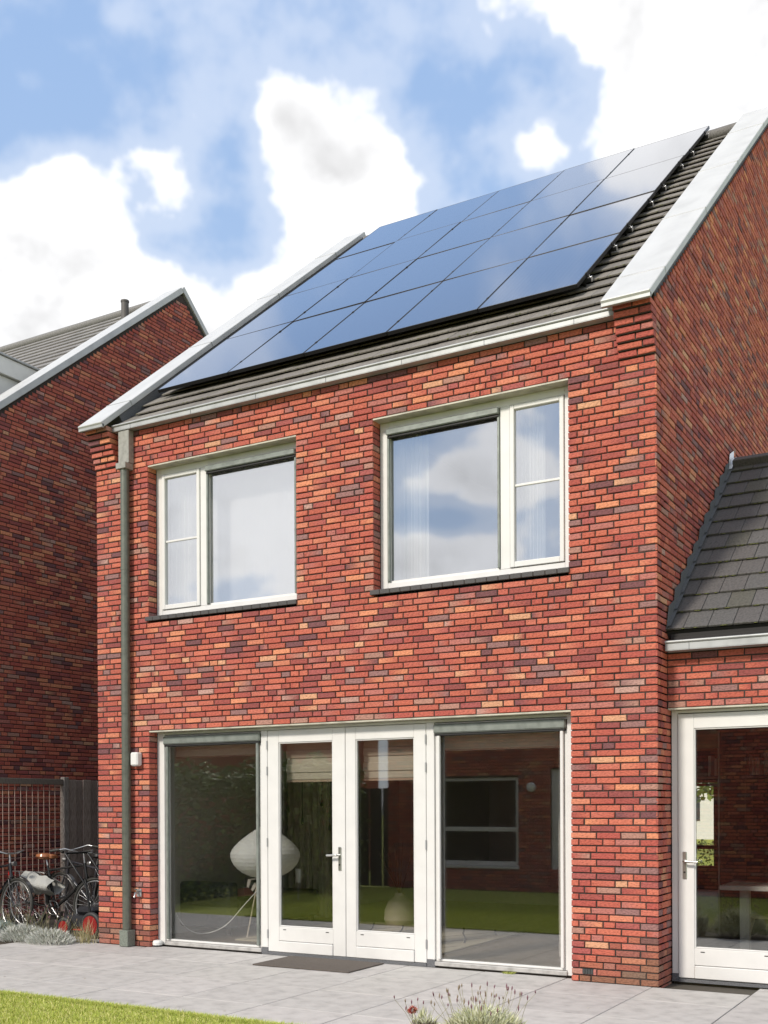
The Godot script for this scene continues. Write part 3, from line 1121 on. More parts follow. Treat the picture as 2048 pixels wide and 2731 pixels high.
func gutter_and_pipe(h: Node3D) -> void:
	var g := MB.new()
	g.cbox(-6.125, -0.332, 5.766, 5.812, 0.084, 0.094, 0.002)
	g.cbox(-6.125, -0.332, 5.760, 5.766, 0.0, 0.094, 0.001)
	g.cbox(-6.125, -0.332, 5.766, 5.860, -0.01, 0.0, 0.001)
	g.tube([Vector3(-6.125, 5.822, 0.096), Vector3(-0.332, 5.822, 0.096)], 0.0125, 10)
	var gu := part(h, "gutter", g, M.zinc)
	for i in 7:
		var s := MB.new()
		var x := -5.86 + i * 0.86
		s.box(x, x + 0.004, 5.762, 5.814, 0.0, 0.0965)
		part(gu, "gutter_joint", s, M.lead)
	var p := MB.new()
	p.tube([Vector3(-5.965, 5.33, 0.068), Vector3(-5.965, 0.19, 0.068)], 0.050, 20)
	var dp := part(h, "downpipe", p, M.pipe)
	var hp := MB.new()
	hp.cbox(-6.045, -5.890, 5.39, 5.755, 0.002, 0.085, 0.004)
	part(dp, "hopper", hp, M.hopper)
	var hb := MB.new()
	hb.cbox(-6.040, -5.895, 5.32, 5.388, 0.004, 0.135, 0.004)
	part(dp, "hopper_outlet", hb, M.hopper)
	var ft := MB.new()
	ft.cbox(-6.028, -5.902, 0.004, 0.185, 0.002, 0.128, 0.006)
	part(dp, "pipe_foot", ft, M.foot_pipe)
	for y in [1.0, 2.6, 4.2]:
		var c := MB.new()
		c.tube([Vector3(-5.965, y, 0.068), Vector3(-5.965, y + 0.03, 0.068)], 0.053, 20)
		part(dp, "pipe_clip", c, M.pipe)

# ---------------------------------------------------------------- solar panels
func solar_array() -> void:
	var fm := MB.new()
	for r in [[0.0, 0.010, 0.0, 1.661], [0.997, 1.007, 0.0, 1.661], [0.010, 0.997, 0.0, 0.010], [0.010, 0.997, 1.651, 1.661]]:
		fm.cbox(r[0], r[1], -0.038, 0.0, -r[3], -r[2], 0.0015)
	var gl := MB.new()
	gl.has_uv = true
	gl.box(0.010, 0.997, -0.010, -0.0012, -1.651, -0.010)
	var bk := MB.new()
	bk.box(0.012, 0.995, -0.030, -0.012, -1.649, -0.012)
	var cl := MB.new()
	cl.cbox(-0.008, 0.008, -0.03, 0.004, -0.02, 0.02, 0.002)
	var meshes := [fm.mesh(), gl.mesh(), bk.mesh(), cl.mesh()]
	var basis_t := Basis(Vector3.RIGHT, UPN, -SLOPE)
	var rows := ["bottom row over the gutter", "second row up from the gutter", "third row up from the gutter", "top row along the ridge"]
	var cols := ["fifth from the white gable coping", "fourth from the white gable coping", "middle of its row", "second from the white gable coping", "next to the white gable coping"]
	for r in 4:
		for c in 5:
			var wob := Basis.from_euler(Vector3(rng.randf_range(-0.004, 0.004), 0, rng.randf_range(-0.004, 0.004)))
			var o := thing("solar_panel", "dark blue solar panel, %s, %s" % [rows[r], ["at the neighbour's end", "second from the neighbour's end", "in the middle", "second from the brick gable wall", "at the brick gable wall end"][c]], "solar panel", Vector3.ZERO, "solar panels on the tiled roof")
			o.transform = Transform3D(basis_t * wob, roof(-5.905 + c * 1.0125, 0.677 + r * 1.667, 0.10))
			part(o, "frame", meshes[0], M.panel_frame)
			part(o, "glass", meshes[1], M.cells)
			part(o, "backsheet", meshes[2], M.panel_frame)
			for s in [0.33, 1.32]:
				var k := part(o, "clamp", meshes[3], M.rail)
				k.position = Vector3(1.005, 0, -s)
	var rm := MB.new()
	rm.cbox(-5.10, 0.045, -0.042, 0.0, -0.02, 0.02, 0.003)
	var hm := MB.new()
	hm.cbox(-0.012, 0.012, -0.02, 0.0, -0.16, 0.02, 0.003)
	hm.cbox(-0.012, 0.012, -0.062, -0.018, -0.012, 0.012, 0.003)
	var em := MB.new()
	em.cbox(0.044, 0.050, -0.044, 0.004, -0.022, 0.022, 0.002)
	em.tube([Vector3(0.03, 0.0, 0.0), Vector3(0.03, 0.018, 0.0)], 0.006, 8)
	var rs := [rm.mesh(), hm.mesh(), em.mesh()]
	for r in 4:
		for e in 2:
			var o := thing("mounting_rail", "black mounting rail under the %s solar panels, %s" % [["bottom row of", "second row of", "third row of", "top row of"][r], ["lower of its pair", "upper of its pair"][e]], "rail", Vector3.ZERO, "mounting rails of the solar panels")
			o.transform = Transform3D(basis_t, roof(-0.855, 0.677 + r * 1.667 + [0.33, 1.32][e], 0.058))
			part(o, "bar", rs[0], M.rail)
			part(o, "end_cap", rs[2], M.aluminium)
			for x in [-0.03, -1.2, -2.4, -3.6, -4.8]:
				var k := part(o, "roof_hook", rs[1], M.rail)
				k.position = Vector3(x, -0.024, 0.0)

# ---------------------------------------------------------------- low extension beside the house
func extension() -> void:
	var h := thing("house_extension", "low red brick extension with grey tiled lean roof and white glazed door", "extension", Vector3.ZERO)
	var zf := -0.30
	var w := MB.new()
	w.box(0.0, 4.2, 2.40, 2.90, zf - 0.28, zf - 0.008)
	w.box(2.05, 4.2, -0.2, 2.40, zf - 0.28, zf - 0.008)
	var fw := part(h, "front_wall", w, M.mortar)
	var recs: Array = lay_wall(func(k): return [[0.006, 2.3]], 40, 48)
	put_bricks(fw, recs, func(x, y): return Vector3(x, y, zf), Vector3(1, 0, 0), Vector3(0, 0, 1), 300, Vector3(2.6, 2, 9.2), func(p): return 0, M.brick)
	var o := MB.new()
	o.box(3.9, 4.2, -0.2, 3.0, -5.6, zf - 0.28)
	o.box(0.0, 4.2, -0.2, 2.9, -5.9, -5.6)
	part(h, "outer_wall", o, M.mortar)
	var fl := MB.new()
	fl.box(-0.30, 3.9, -0.15, 0.03, -5.6, -0.52)
	part(h, "room_floor", fl, M.floor_room)
	var ce := MB.new()
	ce.box(0.0, 3.9, 2.62, 2.72, -5.6, -0.59)
	part(h, "ceiling", ce, M.wall_paint)
	var so := MB.new()
	so.box(0.006, 2.05, 2.386, 2.400, -0.44, zf - 0.004)
	part(h, "lintel", so, M.cream)
	# frame and door
	var z := -0.405
	var f := MB.new()
	f.cbox(0.008, 0.062, 0.07, 2.386, z - 0.085, z, 0.004)
	f.cbox(0.062, 2.05, 2.360, 2.385, z - 0.085, z - 0.001, 0.004)
	f.cbox(1.030, 1.100, 0.05, 2.360, z - 0.085, z, 0.004)
	f.cbox(1.985, 2.05, 0.05, 2.360, z - 0.085, z, 0.004)
	part(h, "door_frame", f, M.paint)
	var ff := MB.new()
	ff.cbox(0.006, 0.064, 0.0, 0.068, z - 0.085, z + 0.004, 0.003)
	ff.cbox(0.064, 2.05, -0.002, 0.030, z - 0.08, z + 0.008, 0.003)
	part(h, "door_sill", ff, M.lead)
	garden_door(h, 0.066, 1.026, 0.206, 0.880, z + 0.008, 0.124, 1.0, 1.028)
	garden_door(h, 1.104, 1.982, 1.244, 1.840, z + 0.008, 99.0, 1.0, 1.984)
	# gutter
	var g := MB.new()
	g.cbox(0.022, 4.25, 2.888, 2.950, -0.172, -0.162, 0.002)
	g.cbox(0.022, 4.25, 2.882, 2.888, -0.30, -0.162, 0.001)
	g.cbox(0.022, 0.030, 2.888, 2.955, -0.30, -0.172, 0.001)
	g.tube([Vector3(0.022, 2.957, -0.160), Vector3(4.25, 2.957, -0.160)], 0.0125, 10)
	var gu := part(h, "gutter", g, M.zinc)
	for i in 3:
		var s := MB.new()
		s.box(0.225 + i * 1.2, 0.229 + i * 1.2, 2.884, 2.952, -0.30, -0.1595)
		part(gu, "gutter_joint", s, M.lead)
	var fa := MB.new()
	fa.box(0.035, 4.2, 2.885, 3.045, -0.325, -0.302)
	fa.cbox(0.06, 4.2, 2.985, 3.012, -0.30, -0.285, 0.003)
	part(h, "fascia", fa, M.roof_felt)
	# roof
	var rf := node(h, "roof")
	var t := 0.8275
	var k := 1.0 / sqrt(1.0 + t * t)
	var sl := Vector3(0, t * k, -k)
	var nn := Vector3(0, k, t * k)
	var base := Vector3(0, 3.098, -0.272)
	var m := Transform3D(Basis(Vector3.RIGHT, nn, -sl), base)
	var deck := MB.new()
	deck.tbox(m, 0.0, 4.2, -0.12, -0.035, -3.38, 0.0)
	deck.quad(Vector3(4.2, 5.18, -2.86), Vector3(0.0, 5.18, -2.86), Vector3(0.0, 2.9, -5.9), Vector3(4.2, 2.9, -5.9))
	part(rf, "roof_deck", deck, M.roof_felt)
	var a := asin(0.028 / 0.36)
	var bt := Basis(Vector3.RIGHT, nn * cos(a) + sl * sin(a), -(sl * cos(a) - nn * sin(a)))
	var tiles := []
	for v in 6:
		var mb := MB.new()
		var q: float = [0.125, 0.115, 0.13, 0.11, 0.12, 0.118][v]
		mb.cbox(-0.1025, 0.1025, -0.020, 0, -0.345, 0, 0.003, Color(q, q * 0.95, q * 0.92) if v != 3 else Color(q, q * 0.98, q * 0.8))
		tiles.append(mb.mesh())
	for r in 12:
		for c in 14:
			var x := 0.047 + c * 0.2095 + (0.105 if r % 2 else 0.0)
			if c == 0 and r % 2 == 0: x += 0.0
			if x > 2.7: continue
			var p := part(rf, "roof_tile", tiles[rng.randi_range(0, 5)], M.tile)
			p.transform = Transform3D(bt, base + Vector3(x, 0, 0) + sl * (r * 0.2865 - 0.012) + nn * rng.randf_range(-0.002, 0.002))
			if c == 0 and r % 2 == 1:
				var hf := MB.new()
				hf.cbox(-0.045, 0.045, -0.020, 0, -0.345, 0, 0.003, Color(0.115, 0.108, 0.104))
				var p2 := part(rf, "roof_tile", hf, M.tile)
				p2.transform = Transform3D(bt, base + Vector3(0.0 + 0.002, 0, 0) + sl * (r * 0.2865 - 0.012))
	for i in 7:
		var rd := MB.new()
		rd.cbox(0, 0.405, -0.10, 0.0, -0.03, 0.10, 0.008, Color(0.115, 0.108, 0.104))
		var p := part(rf, "ridge_tile", rd, M.tile)
		p.transform = Transform3D(Basis(Vector3.RIGHT, 0.5), base + sl * 3.34 + nn * 0.05 + Vector3(0.04 + i * 0.41, 0.0, 0))
	var ms := MB.new()
	for i in 200:
		var r := rng.randi_range(0, 10)
		var p := base + Vector3(rng.randf_range(0.06, 1.6), 0, 0) + sl * (r * 0.2865 - 0.016) - nn * 0.012
		ms.lathe([[0.012, 0.0], [0.01, 0.005], [0.0, 0.008]], 6, Transform3D(Basis().scaled(Vector3(rng.randf_range(0.8, 2.4), 0.8, 0.5)), p))
	part(rf, "moss", ms, M.moss, "", "stuff")
	# stepped lead flashing against the gable wall
	for r in 12:
		var fp := MB.new()
		var p := base + sl * (r * 0.2865 + 0.02)
		var d := rng.randf_range(-0.012, 0.012)
		var q0 := p + Vector3(0.009, -0.02, 0.02)
		var q1 := p + sl * 0.30 + Vector3(0.011, -0.02, 0)
		var q2 := q1 + Vector3(0.004, 0.10 + d, 0.01)
		var q3 := q0 + Vector3(0.006 + rng.randf() * 0.008, 0.20 + d, -0.03)
		fp.quad(q0, q1, q2, q3)
		fp.quad(q0 - Vector3(0.004, 0, 0), q3 - Vector3(0.004, 0, 0), q2 - Vector3(0.004, 0, 0), q1 - Vector3(0.004, 0, 0))
		fp.quad(q3, q2, q2 - Vector3(0.004, 0, 0), q3 - Vector3(0.004, 0, 0))
		fp.quad(q0, q3, q3 - Vector3(0.004, 0, 0), q0 - Vector3(0.004, 0, 0))
		fp.quad(q0 + Vector3(0.0, 0.02, 0), q1 + Vector3(0.0, 0.02, 0), q1 + Vector3(0.035, 0.026, 0), q0 + Vector3(0.035, 0.026, 0))
		part(h, "flashing", fp, M.lead if r < 11 else M.bare_lead)

# ---------------------------------------------------------------- neighbouring house
func neighbour() -> void:
	var X := -9.88
	var h := thing("brick_house", "neighbouring red brick house with plain gable, cream dormer and roof flue", "house")
	var w := MB.new()
	w.box(X - 0.30, X - 0.008, -0.2, 5.8, -11.4, 1.2)
	var a := Vector3(X - 0.008, 5.8, 0.3)
	var b := Vector3(X - 0.008, 5.8, -11.4)
	var c := Vector3(X - 0.008, 10.46, -5.57)
	w.tri(a, b, c)
	w.tri(a - Vector3(0.3, 0, 0), c - Vector3(0.3, 0, 0), b - Vector3(0.3, 0, 0))
	w.quad(a - Vector3(0.3, 0, 0), a, c, c - Vector3(0.3, 0, 0))
	w.quad(c - Vector3(0.3, 0, 0), c, b, b - Vector3(0.3, 0, 0))
	w.box(X - 7.0, X - 0.3, -0.2, 5.8, -11.4, -11.1)
	w.box(X - 7.0, X - 0.3, -0.2, 5.8, -0.3, 0.0)
	var sw := part(h, "side_wall", w, M.mortar)
	var strips := func(k: int) -> Array:
		var y := (k + 1) * COURSE
		var near := 0.6
		var far := 7.4
		if y > 5.7:
			near = maxf(near, (y - 5.90) / 0.82 + 0.02)
			far = minf(far, 5.57 + (10.42 - y) / 0.83)
		if y > 10.35: return []
		return [[-far, -near]]
	var recs: Array = lay_wall(strips, 0, 173)
	put_bricks(sw, recs, func(q, y): return Vector3(X, y, q), Vector3(0, 0, 1), Vector3(1, 0, 0), 300, Vector3(X, 3.0, -0.6), func(p): return 0, M.brick_far)
	# roof with rows of tiles
	var rf := node(h, "roof")
	var deck := MB.new()
	var m := Transform3D(Basis(Vector3.RIGHT, UPN, -SLOPE), Vector3(0, 5.85, 0.05))
	deck.tbox(m, X - 7.0, X - 0.34, -0.12, -0.035, -7.26, 0.0)
	deck.quad(Vector3(X, 10.33, -5.57), Vector3(X - 7.0, 10.33, -5.57), Vector3(X - 7.0, 5.6, -11.4), Vector3(X, 5.6, -11.4))
	part(rf, "roof_deck", deck, M.roof_felt)
	var at := asin(0.028 / 0.36)
	var bt := Basis(Vector3.RIGHT, UPN * cos(at) + SLOPE * sin(at), -(SLOPE * cos(at) - UPN * sin(at)))
	var field := MB.new()
	for r in 25:
		for q in 30:
			var x := X - 6.6 + q * 0.2085 + (0.104 if r % 2 else 0.0)
			if x > X - 0.42: continue
			var k := rng.randf_range(0.26, 0.33)
			field.tbox(Transform3D(bt, Vector3(x, 5.85, 0.05) + SLOPE * (r * 0.288)), -0.1025, 0.1025, -0.018, 0, -0.345, 0, Color(k, k * 0.95, k * 0.89))
	part(rf, "tile_field", field, M.tile, "", "stuff")
	var rd := MB.new()
	rd.tube([Vector3(X - 6.8, 10.45, -5.57), Vector3(X - 0.4, 10.45, -5.57)], 0.075, 12, Color(0.25, 0.24, 0.23))
	part(rf, "ridge_tile", rd, M.tile)
	# copings on both slopes of the gable
	var cp := MB.new()
	cp.cbox(X - 0.36, X + 0.024, 0.03, 0.125, -7.30, -0.2, 0.006, Color.WHITE, m)
	part(h, "coping", cp, M.coping)
	var up := MB.new()
	up.cbox(X - 0.34, X - 0.03, -0.25, 0.029, -7.26, -0.2, 0.002, Color.WHITE, m)
	part(h, "parapet", up, M.lead)
	var back := MB.new()
	var d2 := Vector3(0, -0.655, -0.755).normalized()
	var n2 := Vector3(0, 0.755, -0.655).normalized()
	var m2 := Transform3D(Basis(Vector3.RIGHT, n2, -d2), Vector3(0, 10.60, -5.60))
	back.cbox(X - 0.36, X + 0.024, -0.085, 0.01, -6.0, 0.02, 0.006, Color.WHITE, m2)
	part(h, "coping", back, M.coping)
	# dormer
	var dm := node(h, "dormer")
	var ck := MB.new()
	ck.box(-15.6, -10.76, 6.60, 8.16, -2.9, -0.7)
	part(dm, "cheek", ck, M.paint)
	var fs := MB.new()
	fs.cbox(-15.7, -10.70, 8.17, 8.44, -3.1, -0.5, 0.006)
	part(dm, "fascia", fs, M.paint)
	var rt := MB.new()
	rt.cbox(-15.73, -10.67, 8.445, 8.475, -3.14, -0.46, 0.004)
	part(dm, "roof_trim", rt, M.zinc)
	var fl := MB.new()
	fl.tube([Vector3(-10.872, 10.05, -5.2), Vector3(-10.872, 10.42, -5.2)], 0.066, 16, Color(0.09, 0.08, 0.075))
	fl.tube([Vector3(-10.872, 10.42, -5.2), Vector3(-10.872, 10.45, -5.2)], 0.074, 16, Color(0.09, 0.08, 0.075))
	fl.lathe([[0.13, 0.0], [0.10, 0.06], [0.068, 0.10]], 16, Transform3D(Basis(), Vector3(-10.872, 10.02, -5.2)), Color(0.10, 0.095, 0.09))
	part(h, "flue", fl, M.plain)

# ---------------------------------------------------------------- fences by the passage
func board(parent: Node3D, x: float, y0: float, y1: float, z0: float, z1: float, d: float, col: Color) -> void:
	var mb := MB.new()
	mb.cbox(-d / 2, d / 2, 0, y1 - y0, 0, absf(z1 - z0), 0.003, col)
	var o := part(parent, "board", mb, M.wood)
	o.position = Vector3(x, y0, minf(z0, z1))

func fences_and_passage() -> void:
	var X := -9.05
	var f := thing("mesh_fence", "rusty wire mesh fence panel in a grey timber frame before the neighbour's brick wall", "fence", Vector3(X, 0, -1.0))
	var col := Color(0.27, 0.225, 0.19)
	var ra := MB.new()
	ra.cbox(-0.03, 0.03, 1.875, 1.955, -0.93, 2.2, 0.004, col)
	part(f, "top_rail", ra, M.wood)
	var rb := MB.new()
	rb.cbox(-0.03, 0.03, 0.02, 0.09, -0.93, 2.2, 0.004, col)
	part(f, "bottom_rail", rb, M.wood)
	for z in [-0.98, 2.23]:
		var po := MB.new()
		po.cbox(-0.04, 0.04, -0.05, 1.985, z - 0.045, z + 0.045, 0.005, Color(0.40, 0.355, 0.32))
		part(f, "post", po, M.wood)
	var z := -0.90
	while z < 2.18:
		var wi := MB.new()
		wi.tube([Vector3(0, 0.09, z), Vector3(0, 1.875, z)], 0.0045, 6, Color(0.42, 0.31, 0.26))
		part(f, "wire", wi, M.plain)
		z += 0.102
	for i in 17:
		var wi := MB.new()
		wi.tube([Vector3(0.006, 0.16 + i * 0.102, -0.93), Vector3(0.006, 0.16 + i * 0.102, 2.18)], 0.0035, 6, Color(0.36, 0.26, 0.22))
		part(f, "wire", wi, M.plain)
	var g := thing("board_fence", "weathered grey-brown board fence between the mesh fence and the house corner", "fence", Vector3(X, 0, -2.03))
	for r in [0.35, 1.0, 1.65]:
		var mb := MB.new()
		mb.cbox(-0.06, -0.02, r, r + 0.07, -1.9, -0.02, 0.003, Color(0.19, 0.155, 0.13))
		part(g, "rail", mb, M.wood)
	for i in 13:
		var k := rng.randf_range(0.85, 1.15)
		board(g, 0.0 if i % 2 == 0 else -0.022, 0.03, 1.95 + rng.randf_range(-0.006, 0.006), -0.02 - i * 0.142, -0.02 - i * 0.142 - 0.148, 0.018, Color(0.44 * k, 0.355 * k, 0.31 * k))

# ---------------------------------------------------------------- garden behind the photographer, mirrored in the glass
func foliage(mb: MB, lo: Vector3, hi: Vector3, count: int, size: float, cols: Array, shell := 0.35) -> void:
	var mid := (lo + hi) / 2
	var half := (hi - lo) / 2
	for i in count:
		var p := Vector3(rng.randf_range(-1, 1), rng.randf_range(-1, 1), rng.randf_range(-1, 1))
		var ax := rng.randi_range(0, 2)
		if rng.randf() < 0.75:
			p[ax] = signf(p[ax]) * rng.randf_range(1.0 - shell, 1.05)
		var q := mid + p * half * (1.0 + 0.10 * sin(p.x * 7.0 + p.z * 5.0))
		var n := (Vector3(rng.randfn(), rng.randfn() + 0.5, rng.randfn()) + p).normalized()
		var u := n.cross(Vector3(rng.randfn(), rng.randfn(), rng.randfn())).normalized()
		var v := n.cross(u)
		var s := size * rng.randf_range(0.6, 1.3)
		var c: Color = cols[rng.randi_range(0, cols.size() - 1)]
		c = c * rng.randf_range(0.75, 1.25)
		mb.quad(q - u * s * 0.5, q + v * s * 0.32, q + u * s * 0.55, q - v * s * 0.32, c)

func garden_behind() -> void:
	var s := thing("brick_shed", "low brick garden shed with white framed window and door, facing the house across the lawn", "shed", Vector3(0, 0, 8.75))
	var w := MB.new()
	w.box(-7.8, -6.79, -0.2, 3.0, 0.008, 2.6)
	w.box(-5.12, -4.5, -0.2, 3.0, 0.008, 0.3)
	w.box(-6.79, -5.12, -0.2, 0.44, 0.008, 0.3)
	w.box(-6.79, -5.12, 2.08, 3.0, 0.008, 0.3)
	w.box(-4.5, -3.5, 2.2, 3.0, 0.008, 0.3)
	w.box(-3.5, 1.2, -0.2, 3.0, 0.008, 2.6)
	w.box(-6.79, -3.5, 2.9, 3.0, 0.3, 2.6)
	w.box(-6.79, -3.5, -0.2, 2.9, 2.4, 2.6)
	var wl := part(s, "wall", w, M.mortar)
	var recs: Array = lay_wall(func(k): return [[-7.8, 1.2]] if k < 7 or k > 36 else ([[-7.8, -6.79], [-5.12, -4.5], [-3.5, 1.2]] if k < 35 else [[-7.8, -4.5], [-3.5, 1.2]]), 0, 50)
	put_bricks(wl, recs, func(x, y): return Vector3(x, y, 0.0), Vector3(1, 0, 0), Vector3(0, 0, -1), 0, Vector3.ZERO, func(p): return 0, M.brick_far)
	var f := MB.new()
	window_frame(f, -6.78, -5.13, 0.45, 2.07, 0.08, 0.06, 0.08, 0.06, 0.05, 0.13)
	f.cbox(-6.70, -5.19, 1.08, 1.16, 0.052, 0.128, 0.004)
	var wn := node(s, "window")
	part(wn, "frame", f, M.paint)
	var sl := MB.new()
	sl.cbox(-6.8, -5.1, 0.40, 0.445, -0.04, 0.13, 0.004)
	part(wn, "sill", sl, M.paint)
	var p := MB.new()
	p.box(-6.70, -5.19, 0.53, 2.01, 0.088, 0.092)
	part(wn, "pane", p, M.pane)
	var d := MB.new()
	d.cbox(-4.5, -3.5, 0.0, 2.2, 0.05, 0.11, 0.004)
	part(s, "door", d, M.paint)
	var lp := thing("wall_lamp", "small round white bulkhead lamp on the shed wall beside its door", "lamp", Vector3(-4.86, 1.88, 8.745))
	var lb := MB.new()
	lb.lathe([[0.0, 0.0], [0.085, 0.0], [0.085, 0.03], [0.07, 0.06], [0.0, 0.075]], 20, Transform3D(Basis(Vector3.RIGHT, -PI / 2), Vector3.ZERO), Color(0.75, 0.75, 0.73))
	part(lp, "housing", lb, M.plain)
	var bf := thing("board_fence", "dark grey board fence beside the brick garden shed", "fence", Vector3(0, 0, 8.78))
	for i in 9:
		var mb := MB.new()
		mb.cbox(0, 0.135, 0, 1.9, -0.01, 0.01, 0.003, Color(0.12, 0.10, 0.09))
		var o := part(bf, "board", mb, M.wood)
		o.position = Vector3(-9.1 + i * 0.145, 0.0, 0.0 if i % 2 else 0.02)
	var cols := [Color(0.09, 0.14, 0.03), Color(0.12, 0.18, 0.04), Color(0.06, 0.10, 0.025), Color(0.2, 0.26, 0.06)]
	var hd := thing("hedge", "dense dark green hedge along the edge of the lawn", "hedge", Vector3(0, 0, 0))
	var fm := MB.new()
	foliage(fm, Vector3(-10.0, 0.05, 3.0), Vector3(-9.0, 2.2, 8.6), 22000, 0.085, cols)
	part(hd, "foliage", fm, M.leaf, "", "stuff")
	var st := MB.new()
	for i in 12:
		st.tube([Vector3(-9.5, -0.05, 3.3 + i * 0.45), Vector3(-9.5 + rng.randf_range(-0.1, 0.1), 1.5, 3.3 + i * 0.45)], 0.03, 6, Color(0.10, 0.07, 0.05), 0.012)
	part(hd, "stems", st, M.wood, "", "stuff")
	var bu := thing("shrub", "rounded leafy shrub at the corner of the lawn by the board fence", "shrub", Vector3(0, 0, 0))
	var bm := MB.new()
	foliage(bm, Vector3(-9.6, 0.1, 6.6), Vector3(-8.0, 2.4, 8.5), 9000, 0.085, [Color(0.14, 0.2, 0.04), Color(0.22, 0.28, 0.06), Color(0.08, 0.12, 0.03)])
	part(bu, "foliage", bm, M.leaf, "", "stuff")
	var bs := MB.new()
	bs.tube([Vector3(-8.7, -0.05, 7.8), Vector3(-8.75, 1.2, 7.8)], 0.04, 7, Color(0.1, 0.07, 0.05), 0.015)
	part(bu, "stem", bs, M.wood)
	for i in 3:
		var g := thing("garage", "plain dark red brick garage with flat roof, %s behind the hedge" % ["first", "second", "third"][i], "garage", Vector3(-13.4 - i * 4.2, 0, 9.6 + i * 0.3), "garages behind the hedge")
		var gm := MB.new()
		gm.box(-2.0, 2.0, -0.1, 3.5, 0, 5.0, Color(0.36, 0.10, 0.065))
		part(g, "wall", gm, M.brick_far)
		var gr := MB.new()
		gr.box(-2.05, 2.05, 3.5, 3.62, -0.06, 5.05)
		part(g, "roof_edge", gr, M.zinc)
	# seen through the house: street side
	var t := thing("street_tree", "green leafy tree on the street side, seen through the house", "tree", Vector3(-6.6, 0, -26.0))
	var tm := MB.new()
	foliage(tm, Vector3(-3.5, 1.9, -3.0), Vector3(3.0, 6.5, 3.0), 5000, 0.22, [Color(0.12, 0.18, 0.04), Color(0.2, 0.26, 0.06), Color(0.08, 0.12, 0.03)])
	part(t, "crown", tm, M.leaf, "", "stuff")
	var tt := MB.new()
	tt.tube([Vector3(0, -0.05, 0), Vector3(0.1, 2.6, 0)], 0.16, 9, Color(0.12, 0.09, 0.07), 0.1)
	part(t, "trunk", tt, M.wood)
	var sh := thing("hedge", "low bright green hedge on the street side, seen through the house", "hedge", Vector3(-3.6, 0, -15.0))
	var hm := MB.new()
	foliage(hm, Vector3(-3.0, 0.0, -0.4), Vector3(3.0, 0.75, 0.4), 5000, 0.07, [Color(0.2, 0.25, 0.05), Color(0.14, 0.2, 0.04), Color(0.25, 0.28, 0.07)])
	part(sh, "foliage", hm, M.leaf, "", "stuff")
	var wh := thing("white_house", "white rendered house across the street, seen through the glazed door", "house", Vector3(-9.5, 0, -42.0))
	var wm := MB.new()
	wm.box(-2.5, 7.0, -0.1, 5.5, -8.0, 0.0, Color(0.75, 0.74, 0.70))
	part(wh, "wall", wm, M.plain)
	for i in 3:
		var wi := MB.new()
		wi.box(-1.8 + i * 3.0, -0.4 + i * 3.0, 0.8, 2.2, 0.0, 0.03, Color(0.05, 0.055, 0.06))
		part(wh, "window", wi, M.gloss)
	var rm := MB.new()
	rm.quad(Vector3(-2.9, 5.4, 0.5), Vector3(7.4, 5.4, 0.5), Vector3(7.4, 9.5, -4.0), Vector3(-2.9, 9.5, -4.0), Color(0.2, 0.09, 0.06))
	rm.quad(Vector3(7.4, 5.4, -8.5), Vector3(-2.9, 5.4, -8.5), Vector3(-2.9, 9.5, -4.0), Vector3(7.4, 9.5, -4.0), Color(0.2, 0.09, 0.06))
	part(wh, "roof", rm, M.plain)
	# rear window bars of the house
	var bw := node(home, "window", Vector3(-1.975, 0.4, -10.85))
	var wb := MB.new()
	window_frame(wb, -0.62, 0.62, 0.0, 1.54, 0.05, 0.05, 0.05, 0.05, -0.03, 0.03)
	wb.cbox(-0.07, 0.07, 0.05, 1.49, -0.03, 0.03, 0.004)
	wb.cbox(-0.57, 0.57, 0.35, 0.42, -0.028, 0.028, 0.004)
	part(bw, "frame", wb, M.rubber)

